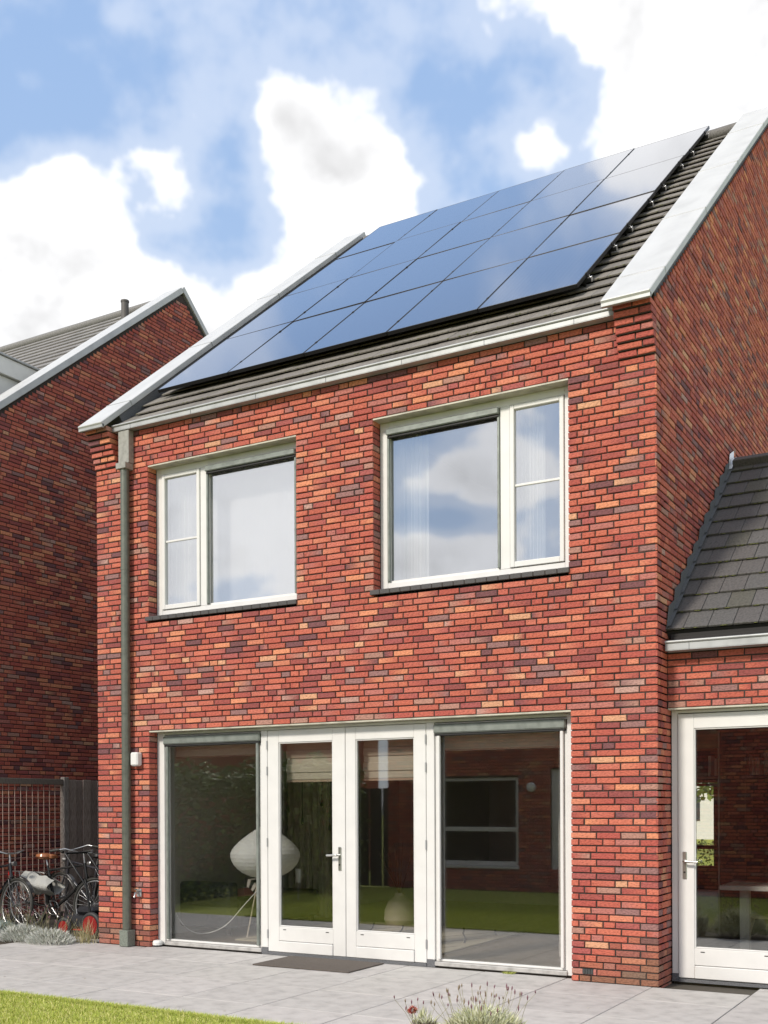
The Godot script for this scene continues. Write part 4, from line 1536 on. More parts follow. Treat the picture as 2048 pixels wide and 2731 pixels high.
# ---------------------------------------------------------------- inside
func interior() -> void:
	var l := thing("floor_lamp", "floor lamp with pointed white paper shade behind the garden door post", "lamp", Vector3(-4.86, 0.03, -1.03))
	var sh := MB.new()
	var prof := []
	for i in 29:
		var a := float(i) / 28.0
		var y := lerpf(0.70, 1.32, a)
		var r := 0.0
		if y < 0.98:
			r = 0.40 * sqrt(maxf(0.0, 1.0 - pow((0.98 - y) / 0.285, 2.0)))
		else:
			r = 0.40 * (1.0 - pow((y - 0.98) / 0.345, 1.55))
		prof.append([maxf(r + (0.003 if i % 2 else 0.0), 0.012), y])
	sh.lathe(prof, 36)
	part(l, "lamp_shade", sh, M.shade_paper)
	for k in 3:
		var lg := MB.new()
		var a := 0.6 + TAU * k / 3.0
		lg.tube([Vector3(0.02 * cos(a), 1.0, 0.02 * sin(a)), Vector3(0.22 * cos(a), 0.0, 0.22 * sin(a))], 0.009, 8, Color(0.55, 0.48, 0.38))
		part(l, "leg", lg, M.plain)
	var co := thing("lamp_cord", "white lamp cord sagging across the floor behind the glass", "cord", Vector3(-4.86, 0.03, -1.03))
	var cd := MB.new()
	var cp := []
	for i in 25:
		var a := float(i) / 24.0
		cp.append(Vector3(lerpf(0.0, -0.98, a) - 0.03 * sin(a * 9.0), 0.62 * pow(1.0 - a, 3.0) + 0.012 + 0.28 * pow(a, 5.0), lerpf(0.05, 0.42, sin(a * PI * 0.62)) + 0.02 * sin(a * 13.0)))
	cd.tube(cp, 0.0055, 6, Color(0.8, 0.8, 0.76))
	part(co, "cable", cd, M.plain)
	var sf := thing("sofa", "dark grey upholstered sofa standing with its side to the window", "sofa", Vector3(-5.85, 0.03, -2.0))
	var b := MB.new()
	b.cbox(-0.55, 0.45, 0.08, 0.42, -1.0, 0.75, 0.03, Color(0.10, 0.10, 0.10))
	part(sf, "seat", b, M.cloth)
	var bk := MB.new()
	bk.cbox(-0.55, -0.30, 0.42, 0.80, -1.0, 0.75, 0.04, Color(0.11, 0.11, 0.11))
	part(sf, "backrest", bk, M.cloth)
	var ar := MB.new()
	ar.cbox(-0.55, 0.45, 0.08, 0.62, 0.76, 0.96, 0.03, Color(0.12, 0.125, 0.12))
	part(sf, "armrest", ar, M.cloth)
	for q in [[-0.48, -0.9], [0.38, -0.9], [-0.48, 0.88], [0.38, 0.88]]:
		var lg := MB.new()
		lg.cbox(q[0] - 0.025, q[0] + 0.025, 0.0, 0.08, q[1] - 0.025, q[1] + 0.025, 0.003, Color(0.1, 0.07, 0.05))
		part(sf, "leg", lg, M.plain)
	var pc := thing("cushion", "pink cushion lying on the grey sofa", "cushion", Vector3(-5.62, 0.45, -1.55))
	var cm := MB.new()
	cm.tbox(Transform3D(Basis(Vector3.BACK, 0.12), Vector3.ZERO), -0.22, 0.22, 0.0, 0.10, -0.2, 0.2, Color(0.75, 0.33, 0.33))
	part(pc, "cover", cm, M.cloth)
	var zs := thing("cushion", "black and white striped bolster at the end of the grey sofa", "cushion", Vector3(-5.28, 0.50, -1.25))
	for i in 9:
		var sm := MB.new()
		var a := -0.1 - i * 0.16
		var p := Vector3(0.02 + 0.26 * sin(-a), 0.16 - 0.30 * (1.0 - cos(a)), 0)
		sm.tbox(Transform3D(Basis(Vector3.BACK, a), p), -0.02, 0.022, -0.05, 0.05, -0.1, 0.1, Color(0.7, 0.66, 0.58) if i % 2 else Color(0.02, 0.02, 0.02))
		part(zs, "stripe", sm, M.cloth)
	var cu := thing("curtain", "beige floor length curtain beside the sofa inside the living room", "curtain", Vector3(0, 0, 0))
	var ccm := MB.new()
	curtain(ccm, -6.05, -5.35, 0.05, 2.5, -3.2, 0.03, 7)
	for i in ccm.c.size():
		ccm.c[i] = Color(0.62, 0.55, 0.43)
	part(cu, "cloth", ccm, M.cloth)
	var ch := thing("chandelier", "black spider chandelier with drooping cords and bulbs in the living room", "lamp", Vector3(-5.25, 2.58, -2.4))
	for k in 5:
		var am := MB.new()
		var a := TAU * k / 5.0 + 0.3
		var d := Vector3(cos(a), 0, sin(a))
		am.tube([Vector3.ZERO, d * 0.1 + Vector3(0, -0.35, 0), d * 0.2 + Vector3(0, -0.52, 0), d * 0.33 + Vector3(0, -0.50, 0), d * 0.38 + Vector3(0, -0.62, 0), d * 0.36 + Vector3(0, -0.95 - 0.08 * k, 0)], 0.007, 6, Color(0.015, 0.013, 0.012))
		part(ch, "cord", am, M.plain)
		var bm := MB.new()
		bm.lathe([[0.0, -0.05], [0.022, -0.03], [0.018, 0.02], [0.008, 0.05]], 10, Transform3D(Basis(), d * 0.36 + Vector3(0, -0.98 - 0.08 * k, 0)), Color(0.02, 0.018, 0.016))
		part(ch, "bulb_holder", bm, M.plain)
	var rg := thing("rug", "cream rug with dark diamond lines on the living room floor", "rug", Vector3(-3.75, 0.032, -1.85))
	var rm := MB.new()
	rm.cbox(-1.3, 1.3, 0, 0.018, -1.15, 1.15, 0.006, Color(0.62, 0.55, 0.40))
	part(rg, "pile", rm, M.cloth)
	for i in 9:
		for s in [-1.0, 1.0]:
			var ln := MB.new()
			var x0 := -1.9 + i * 0.42
			var p := []
			for k in 9:
				var tt := -1.1 + k * 0.275
				var xx: float = x0 + s * tt * 0.5 + 0.012 * sin(k * 2.0 + i)
				if xx > -1.25 and xx < 1.25: p.append(Vector3(xx, 0.0195, tt))
			if p.size() > 1:
				for k in p.size() - 1:
					var a: Vector3 = p[k]
					var e: Vector3 = p[k + 1]
					ln.quad(a + Vector3(-0.012, 0, 0), e + Vector3(-0.012, 0, 0), e + Vector3(0.012, 0, 0), a + Vector3(0.012, 0, 0), Color(0.07, 0.055, 0.045))
				part(rg, "line", ln, M.cloth)
	var vs := thing("vase", "rounded pale stoneware vase with dried stems on the living room floor", "vase", Vector3(-4.15, 0.03, -2.95))
	var vm := MB.new()
	vm.lathe([[0.0, 0.0], [0.16, 0.0], [0.205, 0.08], [0.195, 0.2], [0.15, 0.31], [0.07, 0.38], [0.062, 0.42], [0.055, 0.42], [0.055, 0.36]], 28, Transform3D(), Color(0.55, 0.47, 0.39))
	part(vs, "body", vm, M.plain)
	for k in 14:
		var sm := MB.new()
		var a := rng.randf() * TAU
		var r := rng.randf_range(0.08, 0.34)
		sm.tube([Vector3(0, 0.38, 0), Vector3(cos(a) * r * 0.4, 0.62, sin(a) * r * 0.4), Vector3(cos(a) * r, rng.randf_range(0.85, 1.1), sin(a) * r)], 0.004, 5, Color(0.22, 0.15, 0.08), 0.002)
		part(vs, "stem", sm, M.plain)
	var tb := thing("table", "white work table with single square leg behind the extension's glazed door", "table", Vector3(0.36, 0.03, -1.75))
	var tm := MB.new()
	tm.cbox(-0.20, 1.4, 0.70, 0.745, -0.45, 0.20, 0.004, Color(0.66, 0.64, 0.56))
	part(tb, "top", tm, M.plain)
	for x in [0.0, 1.2]:
		var lg := MB.new()
		lg.cbox(x - 0.045, x + 0.045, 0.0, 0.70, -0.045, 0.045, 0.004, Color(0.66, 0.66, 0.58))
		part(tb, "leg", lg, M.plain)
	var sto := thing("stool", "light wooden step stool with splayed legs under the white table", "stool", Vector3(0.47, 0.03, -2.05))
	var sm2 := MB.new()
	sm2.cbox(-0.14, 0.14, 0.40, 0.425, -0.12, 0.12, 0.004, Color(0.5, 0.4, 0.27))
	part(sto, "seat", sm2, M.plain)
	for q in [[-1, -1], [1, -1], [-1, 1], [1, 1]]:
		var lg := MB.new()
		lg.tube([Vector3(q[0] * 0.10, 0.40, q[1] * 0.08), Vector3(q[0] * 0.22, 0.0, q[1] * 0.15)], 0.014, 6, Color(0.5, 0.39, 0.25))
		part(sto, "leg", lg, M.plain)
	var sb := thing("bookshelf", "wall shelf with a row of pale books high in the extension", "shelf", Vector3(-0.05, 1.86, -3.75))
	var sbm := MB.new()
	sbm.cbox(-0.55, 0.75, 0.0, 0.03, -0.25, 0.0, 0.003, Color(0.06, 0.04, 0.035))
	part(sb, "board", sbm, M.plain)
	var bx := -0.42
	for i in 12:
		var wd := rng.randf_range(0.02, 0.05)
		var bm2 := MB.new()
		var v := rng.randf_range(0.1, 0.5)
		bm2.box(bx, bx + wd, 0.03, rng.randf_range(0.2, 0.3), -0.22, -0.03, Color(v, v * 0.94, v * 0.92))
		var bo := part(sb, "book", bm2, M.plain)
		bx += wd + rng.randf_range(0.003, 0.05)

# ---------------------------------------------------------------- bicycles and mower
func wheel(parent: Node3D, at: Vector3, r: float) -> void:
	var w := node(parent, "wheel", at)
	var t := MB.new()
	t.ring(Vector3.ZERO, Vector3(0, 0, 1), r - 0.02, 0.02, 40, 8, Color(0.025, 0.024, 0.023))
	part(w, "tyre", t, M.plain)
	var m := MB.new()
	m.ring(Vector3.ZERO, Vector3(0, 0, 1), r - 0.046, 0.010, 40, 6, Color(0.5, 0.5, 0.5))
	part(w, "rim", m, M.metal)
	var s := MB.new()
	for k in 28:
		var a := TAU * k / 28.0
		var e := 0.03 if k % 2 else -0.03
		s.tube([Vector3(cos(a + 0.5) * 0.02, sin(a + 0.5) * 0.02, e), Vector3(cos(a) * (r - 0.05), sin(a) * (r - 0.05), 0)], 0.0018, 4, Color(0.6, 0.6, 0.6))
	s.tube([Vector3(0, 0, -0.05), Vector3(0, 0, 0.05)], 0.022, 10, Color(0.35, 0.35, 0.35))
	part(w, "spokes", s, M.metal)

func bicycle(label: String, at: Vector3, turn: float, frame_col: Color, saddle_col: Color, guard_col: Color) -> Node3D:
	var b := thing("bicycle", label, "bicycle", at)
	b.rotation = Vector3(deg_to_rad(-4), turn, 0)
	var r := 0.345
	var rear := Vector3(-0.54, r, 0)
	var front := Vector3(0.55, r, 0)
	var bb := Vector3(-0.08, 0.29, 0)
	var seat := Vector3(-0.24, 0.82, 0)
	var head := Vector3(0.36, 0.86, 0)
	var head_low := Vector3(0.41, 0.66, 0)
	wheel(b, rear, r)
	wheel(b, front, r)
	var f := MB.new()
	f.tube([bb, seat], 0.017, 10, frame_col)
	f.tube([seat + Vector3(0.02, -0.06, 0), head + Vector3(0, -0.02, 0)], 0.016, 10, frame_col)
	f.tube([bb, head_low], 0.019, 10, frame_col)
	f.tube([head, head_low], 0.021, 10, frame_col)
	for z in [-0.055, 0.055]:
		f.tube([bb + Vector3(0, 0, z * 0.5), rear + Vector3(0, 0, z)], 0.010, 8, frame_col)
		f.tube([seat + Vector3(0.015, -0.07, z * 0.3), rear + Vector3(0, 0, z)], 0.009, 8, frame_col)
	part(b, "frame", f, M.gloss)
	var fk := MB.new()
	for z in [-0.05, 0.05]:
		fk.tube([head_low + Vector3(0, 0, z * 0.8), head_low + Vector3(0.06, -0.12, z), front + Vector3(0, 0, z)], 0.011, 8, frame_col)
	part(b, "fork", fk, M.gloss)
	var st := MB.new()
	st.tube([head, head + Vector3(-0.02, 0.12, 0)], 0.013, 8, Color(0.5, 0.5, 0.5))
	st.tube([head + Vector3(-0.28, 0.14, -0.29), head + Vector3(-0.10, 0.17, -0.25), head + Vector3(0.02, 0.13, -0.08), head + Vector3(0.02, 0.12, 0.08), head + Vector3(-0.10, 0.17, 0.25), head + Vector3(-0.28, 0.14, 0.29)], 0.011, 8, Color(0.45, 0.45, 0.45))
	part(b, "handlebar", st, M.metal)
	for z in [-1.0, 1.0]:
		var gp := MB.new()
		gp.tube([head + Vector3(-0.17, 0.158, z * 0.27), head + Vector3(-0.30, 0.138, z * 0.295)], 0.017, 10, Color(0.03, 0.028, 0.025))
		part(b, "grip", gp, M.plain)
	var sd := MB.new()
	sd.lathe([[0.0, -0.03], [0.07, -0.02], [0.10, 0.01], [0.09, 0.04], [0.04, 0.055], [0.0, 0.056]], 16, Transform3D(Basis().scaled(Vector3(1.25, 1, 0.95)), seat + Vector3(-0.06, 0.10, 0)), saddle_col)
	sd.lathe([[0.0, -0.02], [0.045, -0.01], [0.05, 0.02], [0.03, 0.04], [0.0, 0.042]], 12, Transform3D(Basis().scaled(Vector3(2.6, 1, 0.75)), seat + Vector3(0.04, 0.105, 0)), saddle_col)
	part(b, "saddle", sd, M.gloss)
	var sp := MB.new()
	sp.tube([seat, seat + Vector3(-0.03, 0.09, 0)], 0.013, 8, Color(0.5, 0.5, 0.5))
	part(b, "seat_post", sp, M.metal)
	var g := MB.new()
	for q in [[rear, 0.1, 3.0], [front, 0.5, 2.7]]:
		for i in 14:
			var a0: float = lerpf(q[1], q[2], i / 14.0)
			var a1: float = lerpf(q[1], q[2], (i + 1) / 14.0)
			var c: Vector3 = q[0]
			var d0 := Vector3(cos(a0), sin(a0), 0) * (r + 0.018)
			var d1 := Vector3(cos(a1), sin(a1), 0) * (r + 0.018)
			g.quad(c + d0 + Vector3(0, 0, 0.026), c + d0 - Vector3(0, 0, 0.026), c + d1 - Vector3(0, 0, 0.026), c + d1 + Vector3(0, 0, 0.026), guard_col)
	part(b, "mudguard", g, M.gloss)
	var rk := MB.new()
	for z in [-0.06, 0.06]:
		rk.tube([seat + Vector3(-0.02, -0.10, z * 0.5), Vector3(-0.40, 0.735, z), Vector3(-0.82, 0.735, z)], 0.006, 6, Color(0.3, 0.3, 0.3))
		rk.tube([rear + Vector3(0, 0, z), Vector3(-0.66, 0.735, z)], 0.006, 6, Color(0.3, 0.3, 0.3))
	rk.tube([Vector3(-0.82, 0.735, -0.06), Vector3(-0.82, 0.735, 0.06)], 0.006, 6, Color(0.3, 0.3, 0.3))
	part(b, "luggage_rack", rk, M.metal)
	var ck := MB.new()
	ck.ring(bb + Vector3(0, 0, 0.045), Vector3(0, 0, 1), 0.085, 0.006, 28, 6, Color(0.3, 0.3, 0.3))
	ck.tube([bb + Vector3(0, 0, 0.06), bb + Vector3(0.12, -0.12, 0.07)], 0.010, 8, Color(0.5, 0.5, 0.5))
	ck.tube([bb + Vector3(0, 0, -0.06), bb + Vector3(-0.12, 0.12, -0.07)], 0.010, 8, Color(0.5, 0.5, 0.5))
	ck.cbox(0.07, 0.16, 0.155, 0.18, 0.08, 0.16, 0.004, Color(0.04, 0.04, 0.04))
	part(b, "crank", ck, M.metal)
	var rl := MB.new()
	rl.cbox(-0.86, -0.835, 0.68, 0.73, -0.05, 0.05, 0.005, Color(0.55, 0.02, 0.02))
	part(b, "rear_reflector", rl, M.gloss)
	var hl := MB.new()
	hl.lathe([[0.0, 0.0], [0.02, 0.0], [0.032, 0.05], [0.03, 0.06], [0.0, 0.062]], 12, Transform3D(Basis(Vector3.BACK, -PI / 2), head + Vector3(0.05, 0.0, 0)), Color(0.5, 0.5, 0.5))
	part(b, "headlamp", hl, M.metal)
	return b

func bicycles() -> void:
	bicycle("black bicycle with brown leather saddle leaning beside the brick house corner", Vector3(-7.78, 0.0, -0.66), deg_to_rad(4), Color(0.02, 0.02, 0.022), Color(0.33, 0.13, 0.06), Color(0.03, 0.03, 0.03))
	var b2 := bicycle("black city bicycle with dark saddle standing farther from the house corner", Vector3(-9.05 + 0.42, 0.0, -0.30), deg_to_rad(-8), Color(0.025, 0.025, 0.028), Color(0.04, 0.035, 0.03), Color(0.05, 0.05, 0.05))
	bicycle("dark grey bicycle half hidden behind the black one at the house corner", Vector3(-7.95, 0.0, -1.35), deg_to_rad(172), Color(0.05, 0.05, 0.055), Color(0.03, 0.03, 0.03), Color(0.05, 0.05, 0.05))
	var bag := thing("pannier_bag", "pale grey folded cover draped over the bicycle's luggage rack", "bag", Vector3(-8.05, 0.0, -0.62))
	var bm := MB.new()
	var n := 12
	for i in n:
		for j in n:
			var p := []
			for q in [[0, 0], [1, 0], [1, 1], [0, 1]]:
				var u := float(i + q[0]) / n
				var v := float(j + q[1]) / n
				var z := 0.13 * sin(v * PI) + 0.01 * sin(u * 21.0 + v * 9.0)
				p.append(Vector3(lerpf(-0.26, 0.24, u) + 0.04 * (1.0 - v), 0.46 + 0.30 * v * (1.0 - 0.35 * u) + 0.012 * sin(u * 14.0 + v * 4.0), z + 0.02))
			bm.quad(p[0], p[1], p[2], p[3], Color(0.5, 0.5, 0.47))
			bm.quad(p[1] * Vector3(1, 1, -1), p[0] * Vector3(1, 1, -1), p[3] * Vector3(1, 1, -1), p[2] * Vector3(1, 1, -1), Color(0.5, 0.5, 0.47))
	part(bag, "cover", bm, M.cloth)
	# hand mower
	var m := thing("lawn_mower", "black and red lawn mower with long handle parked against the brick corner", "lawn mower", Vector3(-6.96, 0.0, -0.50))
	var d := MB.new()
	d.cbox(-0.36, 0.16, 0.10, 0.26, -0.22, 0.22, 0.03, Color(0.035, 0.035, 0.037))
	d.cbox(-0.24, 0.06, 0.26, 0.36, -0.15, 0.15, 0.04, Color(0.03, 0.03, 0.032))
	part(m, "deck", d, M.gloss)
	for q in [[-0.3, 0.12, 0.25], [0.14, 0.16, 0.25], [-0.3, 0.12, -0.25], [0.14, 0.16, -0.25]]:
		var w := node(m, "wheel", Vector3(q[0], q[1], q[2]))
		var t := MB.new()
		t.ring(Vector3.ZERO, Vector3(0, 0, 1), q[1] - 0.03, 0.03, 24, 8, Color(0.03, 0.03, 0.03))
		part(w, "tyre", t, M.plain)
		var h := MB.new()
		h.tube([Vector3(0, 0, -0.02), Vector3(0, 0, 0.03)], q[1] - 0.045, 20, Color(0.26, 0.02, 0.02))
		part(w, "hub", h, M.gloss)
	var hd := MB.new()
	for z in [-0.18, 0.18]:
		hd.tube([Vector3(0.06, 0.24, z), Vector3(-0.02, 0.62, z), Vector3(-0.36, 1.0, z)], 0.012, 8, Color(0.02, 0.02, 0.02))
	hd.tube([Vector3(-0.36, 1.0, -0.18), Vector3(-0.36, 1.0, 0.18)], 0.014, 8, Color(0.02, 0.02, 0.02))
	part(m, "handle", hd, M.gloss)
	var tr := MB.new()
	tr.cbox(-0.40, 0.18, 0.085, 0.10, -0.235, 0.235, 0.004, Color(0.4, 0.02, 0.02))
	part(m, "trim", tr, M.gloss)

# ---------------------------------------------------------------- small things on the walls and the terrace
func small_things() -> void:
	var s := thing("wall_sensor", "small white box lamp fixed to the brick beside the downpipe", "lamp", Vector3(-5.845, 2.09, 0.0))
	var a := MB.new()
	a.cbox(-0.05, 0.06, -0.075, 0.075, 0.002, 0.085, 0.014)
	part(s, "housing", a, M.paint)
	var b := MB.new()
	b.cbox(-0.035, 0.045, -0.08, -0.055, 0.02, 0.075, 0.006)
	part(s, "lens", b, M.zinc)
	var t := thing("garden_tap", "grey garden tap on a small plate low on the brick wall", "tap", Vector3(-5.84, 0.60, 0.0))
	var p := MB.new()
	p.cbox(-0.035, 0.035, -0.045, 0.045, 0.002, 0.012, 0.004)
	part(t, "plate", p, M.zinc)
	var q := MB.new()
	q.tube([Vector3(0, 0.0, 0.01), Vector3(0, 0.0, 0.07), Vector3(0, -0.05, 0.085)], 0.011, 10)
	part(t, "spout", q, M.steel)
	var k := MB.new()
	k.tube([Vector3(0, 0.01, 0.045), Vector3(0, 0.035, 0.045)], 0.007, 8)
	k.cbox(-0.03, 0.03, 0.034, 0.046, 0.036, 0.054, 0.004)
	part(t, "knob", k, M.steel)
	var d := thing("doormat", "dark brown rectangular doormat before the white garden doors", "doormat", Vector3(-3.30, 0.002, 0.245))
	var dm := MB.new()
	dm.cbox(-0.555, 0.555, 0.0, 0.012, -0.335, 0.33, 0.004)
	part(d, "coir", dm, M.doormat)
	var c := thing("door_stop", "small white round cap on a black ring at the foot of the window frame", "door stop", Vector3(-5.655, 0.0, -0.085))
	var cm := MB.new()
	cm.lathe([[0.0, 0.0], [0.05, 0.0], [0.052, 0.02]], 20, Transform3D(), Color(0.03, 0.03, 0.03))
	part(c, "ring", cm, M.plain)
	var cc := MB.new()
	cc.lathe([[0.056, 0.02], [0.058, 0.05], [0.045, 0.07], [0.0, 0.076]], 20, Transform3D(), Color(0.75, 0.75, 0.72))
	part(c, "cap", cc, M.gloss)
	var f := thing("garden_light", "slim white garden light on a spike at the edge of the lawn", "lamp", Vector3(-7.6, 0.0, 5.4))
	var fm := MB.new()
	fm.tube([Vector3(0, -0.05, 0), Vector3(0, 0.30, 0)], 0.008, 8, Color(0.5, 0.5, 0.48))
	part(f, "spike", fm, M.plain)
	var fh := MB.new()
	fh.tube([Vector3(0, 0.30, 0), Vector3(0, 0.52, 0)], 0.04, 12, Color(0.75, 0.75, 0.72))
	part(f, "head", fh, M.plain)

# ---------------------------------------------------------------- plants
func blade(mb: MB, p: Vector3, dir: Vector3, l: float, w: float, bend: float, ca: Color, cb: Color) -> void:
	var side := dir.cross(Vector3(rng.randfn(), 0.1, rng.randfn())).normalized() * w
	var flat := Vector3(dir.x, 0, dir.z)
	var mid := p + dir * l * 0.55
	var tip := p + dir * l + flat * bend * l - Vector3(0, bend * l * 0.4, 0)
	mb.quad(p - side, p + side, mid + side * 0.7, mid - side * 0.7, ca)
	mb.tri(mid - side * 0.7, mid + side * 0.7, tip, cb)

func silver_bush(label: String, at: Vector3, rx: float, rz: float, hh: float, count: int, cols: Array, stems: int, group := "", stem_h := 0.2) -> Node3D:
	var b := thing("lavender_bush", label, "shrub", at, group)
	var mb := MB.new()
	for i in count:
		var a := rng.randf() * TAU
		var r := sqrt(rng.randf())
		var dome := sqrt(maxf(0.0, 1.0 - r * r * 0.9))
		var p := Vector3(cos(a) * r * rx, hh * dome * rng.randf_range(0.25, 1.0), sin(a) * r * rz)
		var dir := Vector3(cos(a) * r + rng.randfn() * 0.35, 0.9 + rng.randf() * 0.4, sin(a) * r + rng.randfn() * 0.35).normalized()
		var c: Color = cols[rng.randi_range(0, cols.size() - 1)] * rng.randf_range(0.8, 1.2)
		blade(mb, p, dir, rng.randf_range(0.03, 0.075), rng.randf_range(0.0022, 0.004), rng.randf_range(0, 0.3), c, c)
	for i in 60:
		var a := rng.randf() * TAU
		var r := sqrt(rng.randf()) * 0.8
		mb.tube([Vector3(cos(a) * r * rx * 0.3, -0.04, sin(a) * r * rz * 0.3), Vector3(cos(a) * r * rx, hh * 0.8, sin(a) * r * rz)], 0.0025, 4, Color(0.16, 0.13, 0.09))
	part(b, "foliage", mb, M.leaf, "", "stuff")
	if stems > 0:
		var sm := MB.new()
		var fm := MB.new()
		for i in stems:
			var a := rng.randf() * TAU
			var r := sqrt(rng.randf())
			var p := Vector3(cos(a) * r * rx * 0.8, hh * 0.7, sin(a) * r * rz * 0.8)
			var top := p + Vector3(cos(a) * 0.10 * r + rng.randfn() * 0.03, stem_h * rng.randf_range(0.6, 1.2), sin(a) * 0.10 * r + rng.randfn() * 0.03)
			sm.tube([p, (p + top) / 2 + Vector3(rng.randfn() * 0.008, 0, rng.randfn() * 0.008), top], 0.0013, 4, Color(0.30, 0.28, 0.15))
			var hl := rng.randf_range(0.025, 0.045)
			var c := Color(0.20, 0.10, 0.12) if rng.randf() < 0.6 else Color(0.26, 0.20, 0.14)
			fm.lathe([[0.0, 0.0], [0.0042, hl * 0.3], [0.005, hl * 0.6], [0.0, hl]], 5, Transform3D(Basis(Vector3(1, 0, 0), rng.randfn() * 0.2), top), c)
		part(b, "stems", sm, M.plain, "", "stuff")
		part(b, "flower_heads", fm, M.plain, "", "stuff")
	return b

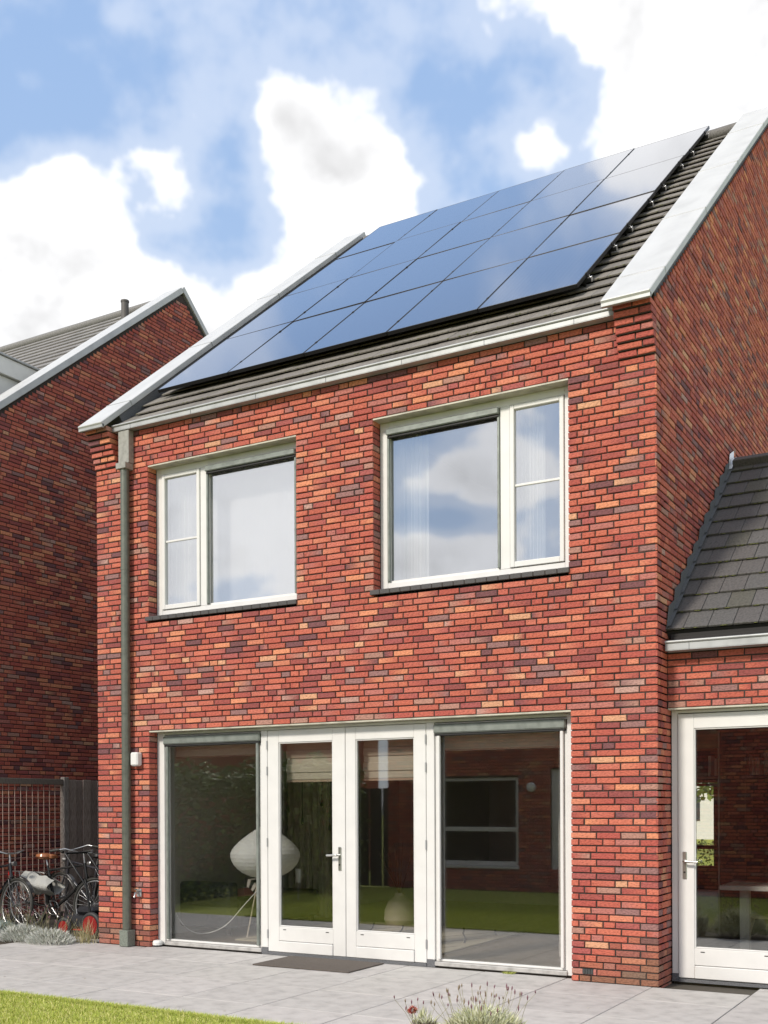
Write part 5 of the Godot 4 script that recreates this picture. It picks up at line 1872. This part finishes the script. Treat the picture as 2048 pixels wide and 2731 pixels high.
func plants() -> void:
	# turf in view, blade by blade
	var mb := MB.new()
	for i in 9:
		var c := [Color(0.58, 0.62, 0.13), Color(0.66, 0.67, 0.18), Color(0.38, 0.46, 0.07), Color(0.74, 0.70, 0.3)][i % 4] as Color
		blade(mb, Vector3(rng.randfn() * 0.012, -0.004, rng.randfn() * 0.012), Vector3(rng.randfn() * 0.35, 1, rng.randfn() * 0.35).normalized(), rng.randf_range(0.022, 0.06), rng.randf_range(0.0014, 0.0026), rng.randf_range(0, 0.5), c * 0.85, c)
	var tuft := mb.mesh()
	var mm := MultiMesh.new()
	mm.transform_format = MultiMesh.TRANSFORM_3D
	mm.mesh = tuft
	mm.instance_count = 76000
	for i in mm.instance_count:
		var x := rng.randf_range(-6.8, -1.62)
		var z := 2.885 + pow(rng.randf(), 1.2) * 2.6
		if i % 9 == 0: z = 2.865 + rng.randf() * 0.05
		if i > 56000:
			x = rng.randf_range(-9.0, 3.0)
			z = rng.randf_range(3.95, 8.6)
		mm.set_instance_transform(i, Transform3D(Basis(Vector3.UP, rng.randf() * TAU).scaled(Vector3(1, rng.randf_range(0.6, 1.2), 1) * rng.randf_range(0.7, 1.35)), Vector3(x, -0.012, z)))
	var g := MultiMeshInstance3D.new()
	g.name = "grass"
	g.multimesh = mm
	g.material_override = M.blade
	add_child(g)
	tag(g, "short sunlit yellow-green lawn grass beyond the terrace edge", "grass", "", "stuff")
	var silver := [Color(0.54, 0.55, 0.51), Color(0.62, 0.62, 0.59), Color(0.42, 0.45, 0.40), Color(0.68, 0.68, 0.65)]
	silver_bush("silver grey lavender bush in the bed, next to the brick corner", Vector3(-6.95, -0.02, 0.28), 0.30, 0.20, 0.17, 2600, silver, 26, "", 0.22)
	silver_bush("silver grey lavender bush in the bed, second from the brick corner", Vector3(-7.42, -0.02, 0.24), 0.32, 0.22, 0.19, 2600, silver, 30, "", 0.24)
	silver_bush("blue grey lavender bush in the bed, farthest from the brick corner", Vector3(-8.0, -0.02, 0.16), 0.34, 0.24, 0.22, 2600, [Color(0.36, 0.42, 0.40), Color(0.44, 0.49, 0.47), Color(0.30, 0.36, 0.33)], 22, "", 0.24)
	var gt := thing("grass_tuft", "tuft of dry straw coloured grass at the foot of the brick corner", "plant", Vector3(-6.66, -0.01, 0.02))
	var tm := MB.new()
	for i in 160:
		var a := rng.randf() * TAU
		var c := [Color(0.42, 0.36, 0.20), Color(0.35, 0.33, 0.16), Color(0.5, 0.44, 0.28)][rng.randi_range(0, 2)] as Color
		blade(tm, Vector3(rng.randfn() * 0.09, 0, rng.randfn() * 0.06), Vector3(cos(a) * 0.25, 1, sin(a) * 0.25).normalized(), rng.randf_range(0.12, 0.34), 0.003, rng.randf_range(0.0, 0.3), c, c)
	part(gt, "blades", tm, M.leaf, "", "stuff")
	var pale := [Color(0.56, 0.56, 0.36), Color(0.62, 0.63, 0.46), Color(0.46, 0.48, 0.26), Color(0.70, 0.70, 0.55)]
	var fb := MB.new()
	fb.box(-1.6, 1.6, -0.05, -0.006, 2.886, 3.9)
	tag(part(self, "planting_bed", fb, M.soil), "", "", "", "structure")
	silver_bush("pale green lavender bush with dry flower spikes in the bed before the brick pier", Vector3(-0.17, -0.01, 3.16), 0.30, 0.24, 0.33, 6500, pale, 50, "", 0.17)
	silver_bush("small pale lavender sprig beside the withered red flower in the bed", Vector3(-0.60, -0.01, 3.14), 0.10, 0.09, 0.27, 700, pale, 8, "", 0.14)
	var rf := thing("red_flower", "withered red flower head beside the small lavender sprig in the bed", "flower", Vector3(-0.70, -0.01, 3.12))
	var st := MB.new()
	st.tube([Vector3(0, -0.01, 0), Vector3(0.004, 0.26, 0.0)], 0.0024, 5, Color(0.2, 0.18, 0.08))
	part(rf, "stem", st, M.plain)
	var fl := MB.new()
	for i in 160:
		var d := Vector3(rng.randfn(), rng.randfn() * 0.7, rng.randfn()).normalized()
		blade(fl, Vector3(0.004, 0.272, 0) + d * 0.014, d, rng.randf_range(0.012, 0.026), 0.004, 0.1, Color(0.42, 0.06, 0.05) * rng.randf_range(0.7, 1.4), Color(0.5, 0.16, 0.12))
	part(rf, "petals", fl, M.leaf, "", "stuff")
	# fallen leaves and crumbs on the slabs
	for i in 8:
		var lf := MB.new()
		var c := [Color(0.30, 0.2, 0.1), Color(0.42, 0.33, 0.17), Color(0.6, 0.56, 0.48)][i % 3] as Color
		var s1 := rng.randf_range(0.008, 0.018)
		lf.quad(Vector3(-s1, 0.002, 0), Vector3(0, 0.004, s1 * 0.5), Vector3(s1, 0.003, 0), Vector3(0, 0.006, -s1 * 0.5), c)
		var lo := part(self, "fallen_leaf", lf, M.leaf)
		tag(lo, "tiny dry fallen leaf lying on the grey terrace slabs", "leaf", "fallen leaves on the terrace")
		lo.transform = Transform3D(Basis(Vector3.UP, rng.randf() * TAU), Vector3(rng.randf_range(-5.5, 1.0), 0.002, rng.randf_range(0.2, 2.7)))
	var wd := thing("weed", "tiny yellow-green weed in the joint before the wide living room window", "plant", Vector3(-1.42, 0.0, -0.10))
	var wm := MB.new()
	for i in 60:
		var a := rng.randf() * TAU
		blade(wm, Vector3(rng.randfn() * 0.03, 0, rng.randfn() * 0.008), Vector3(cos(a), 0.9, sin(a)).normalized(), rng.randf_range(0.02, 0.05), 0.004, 0.3, Color(0.34, 0.38, 0.08), Color(0.42, 0.44, 0.12))
	part(wd, "leaves", wm, M.leaf, "", "stuff")
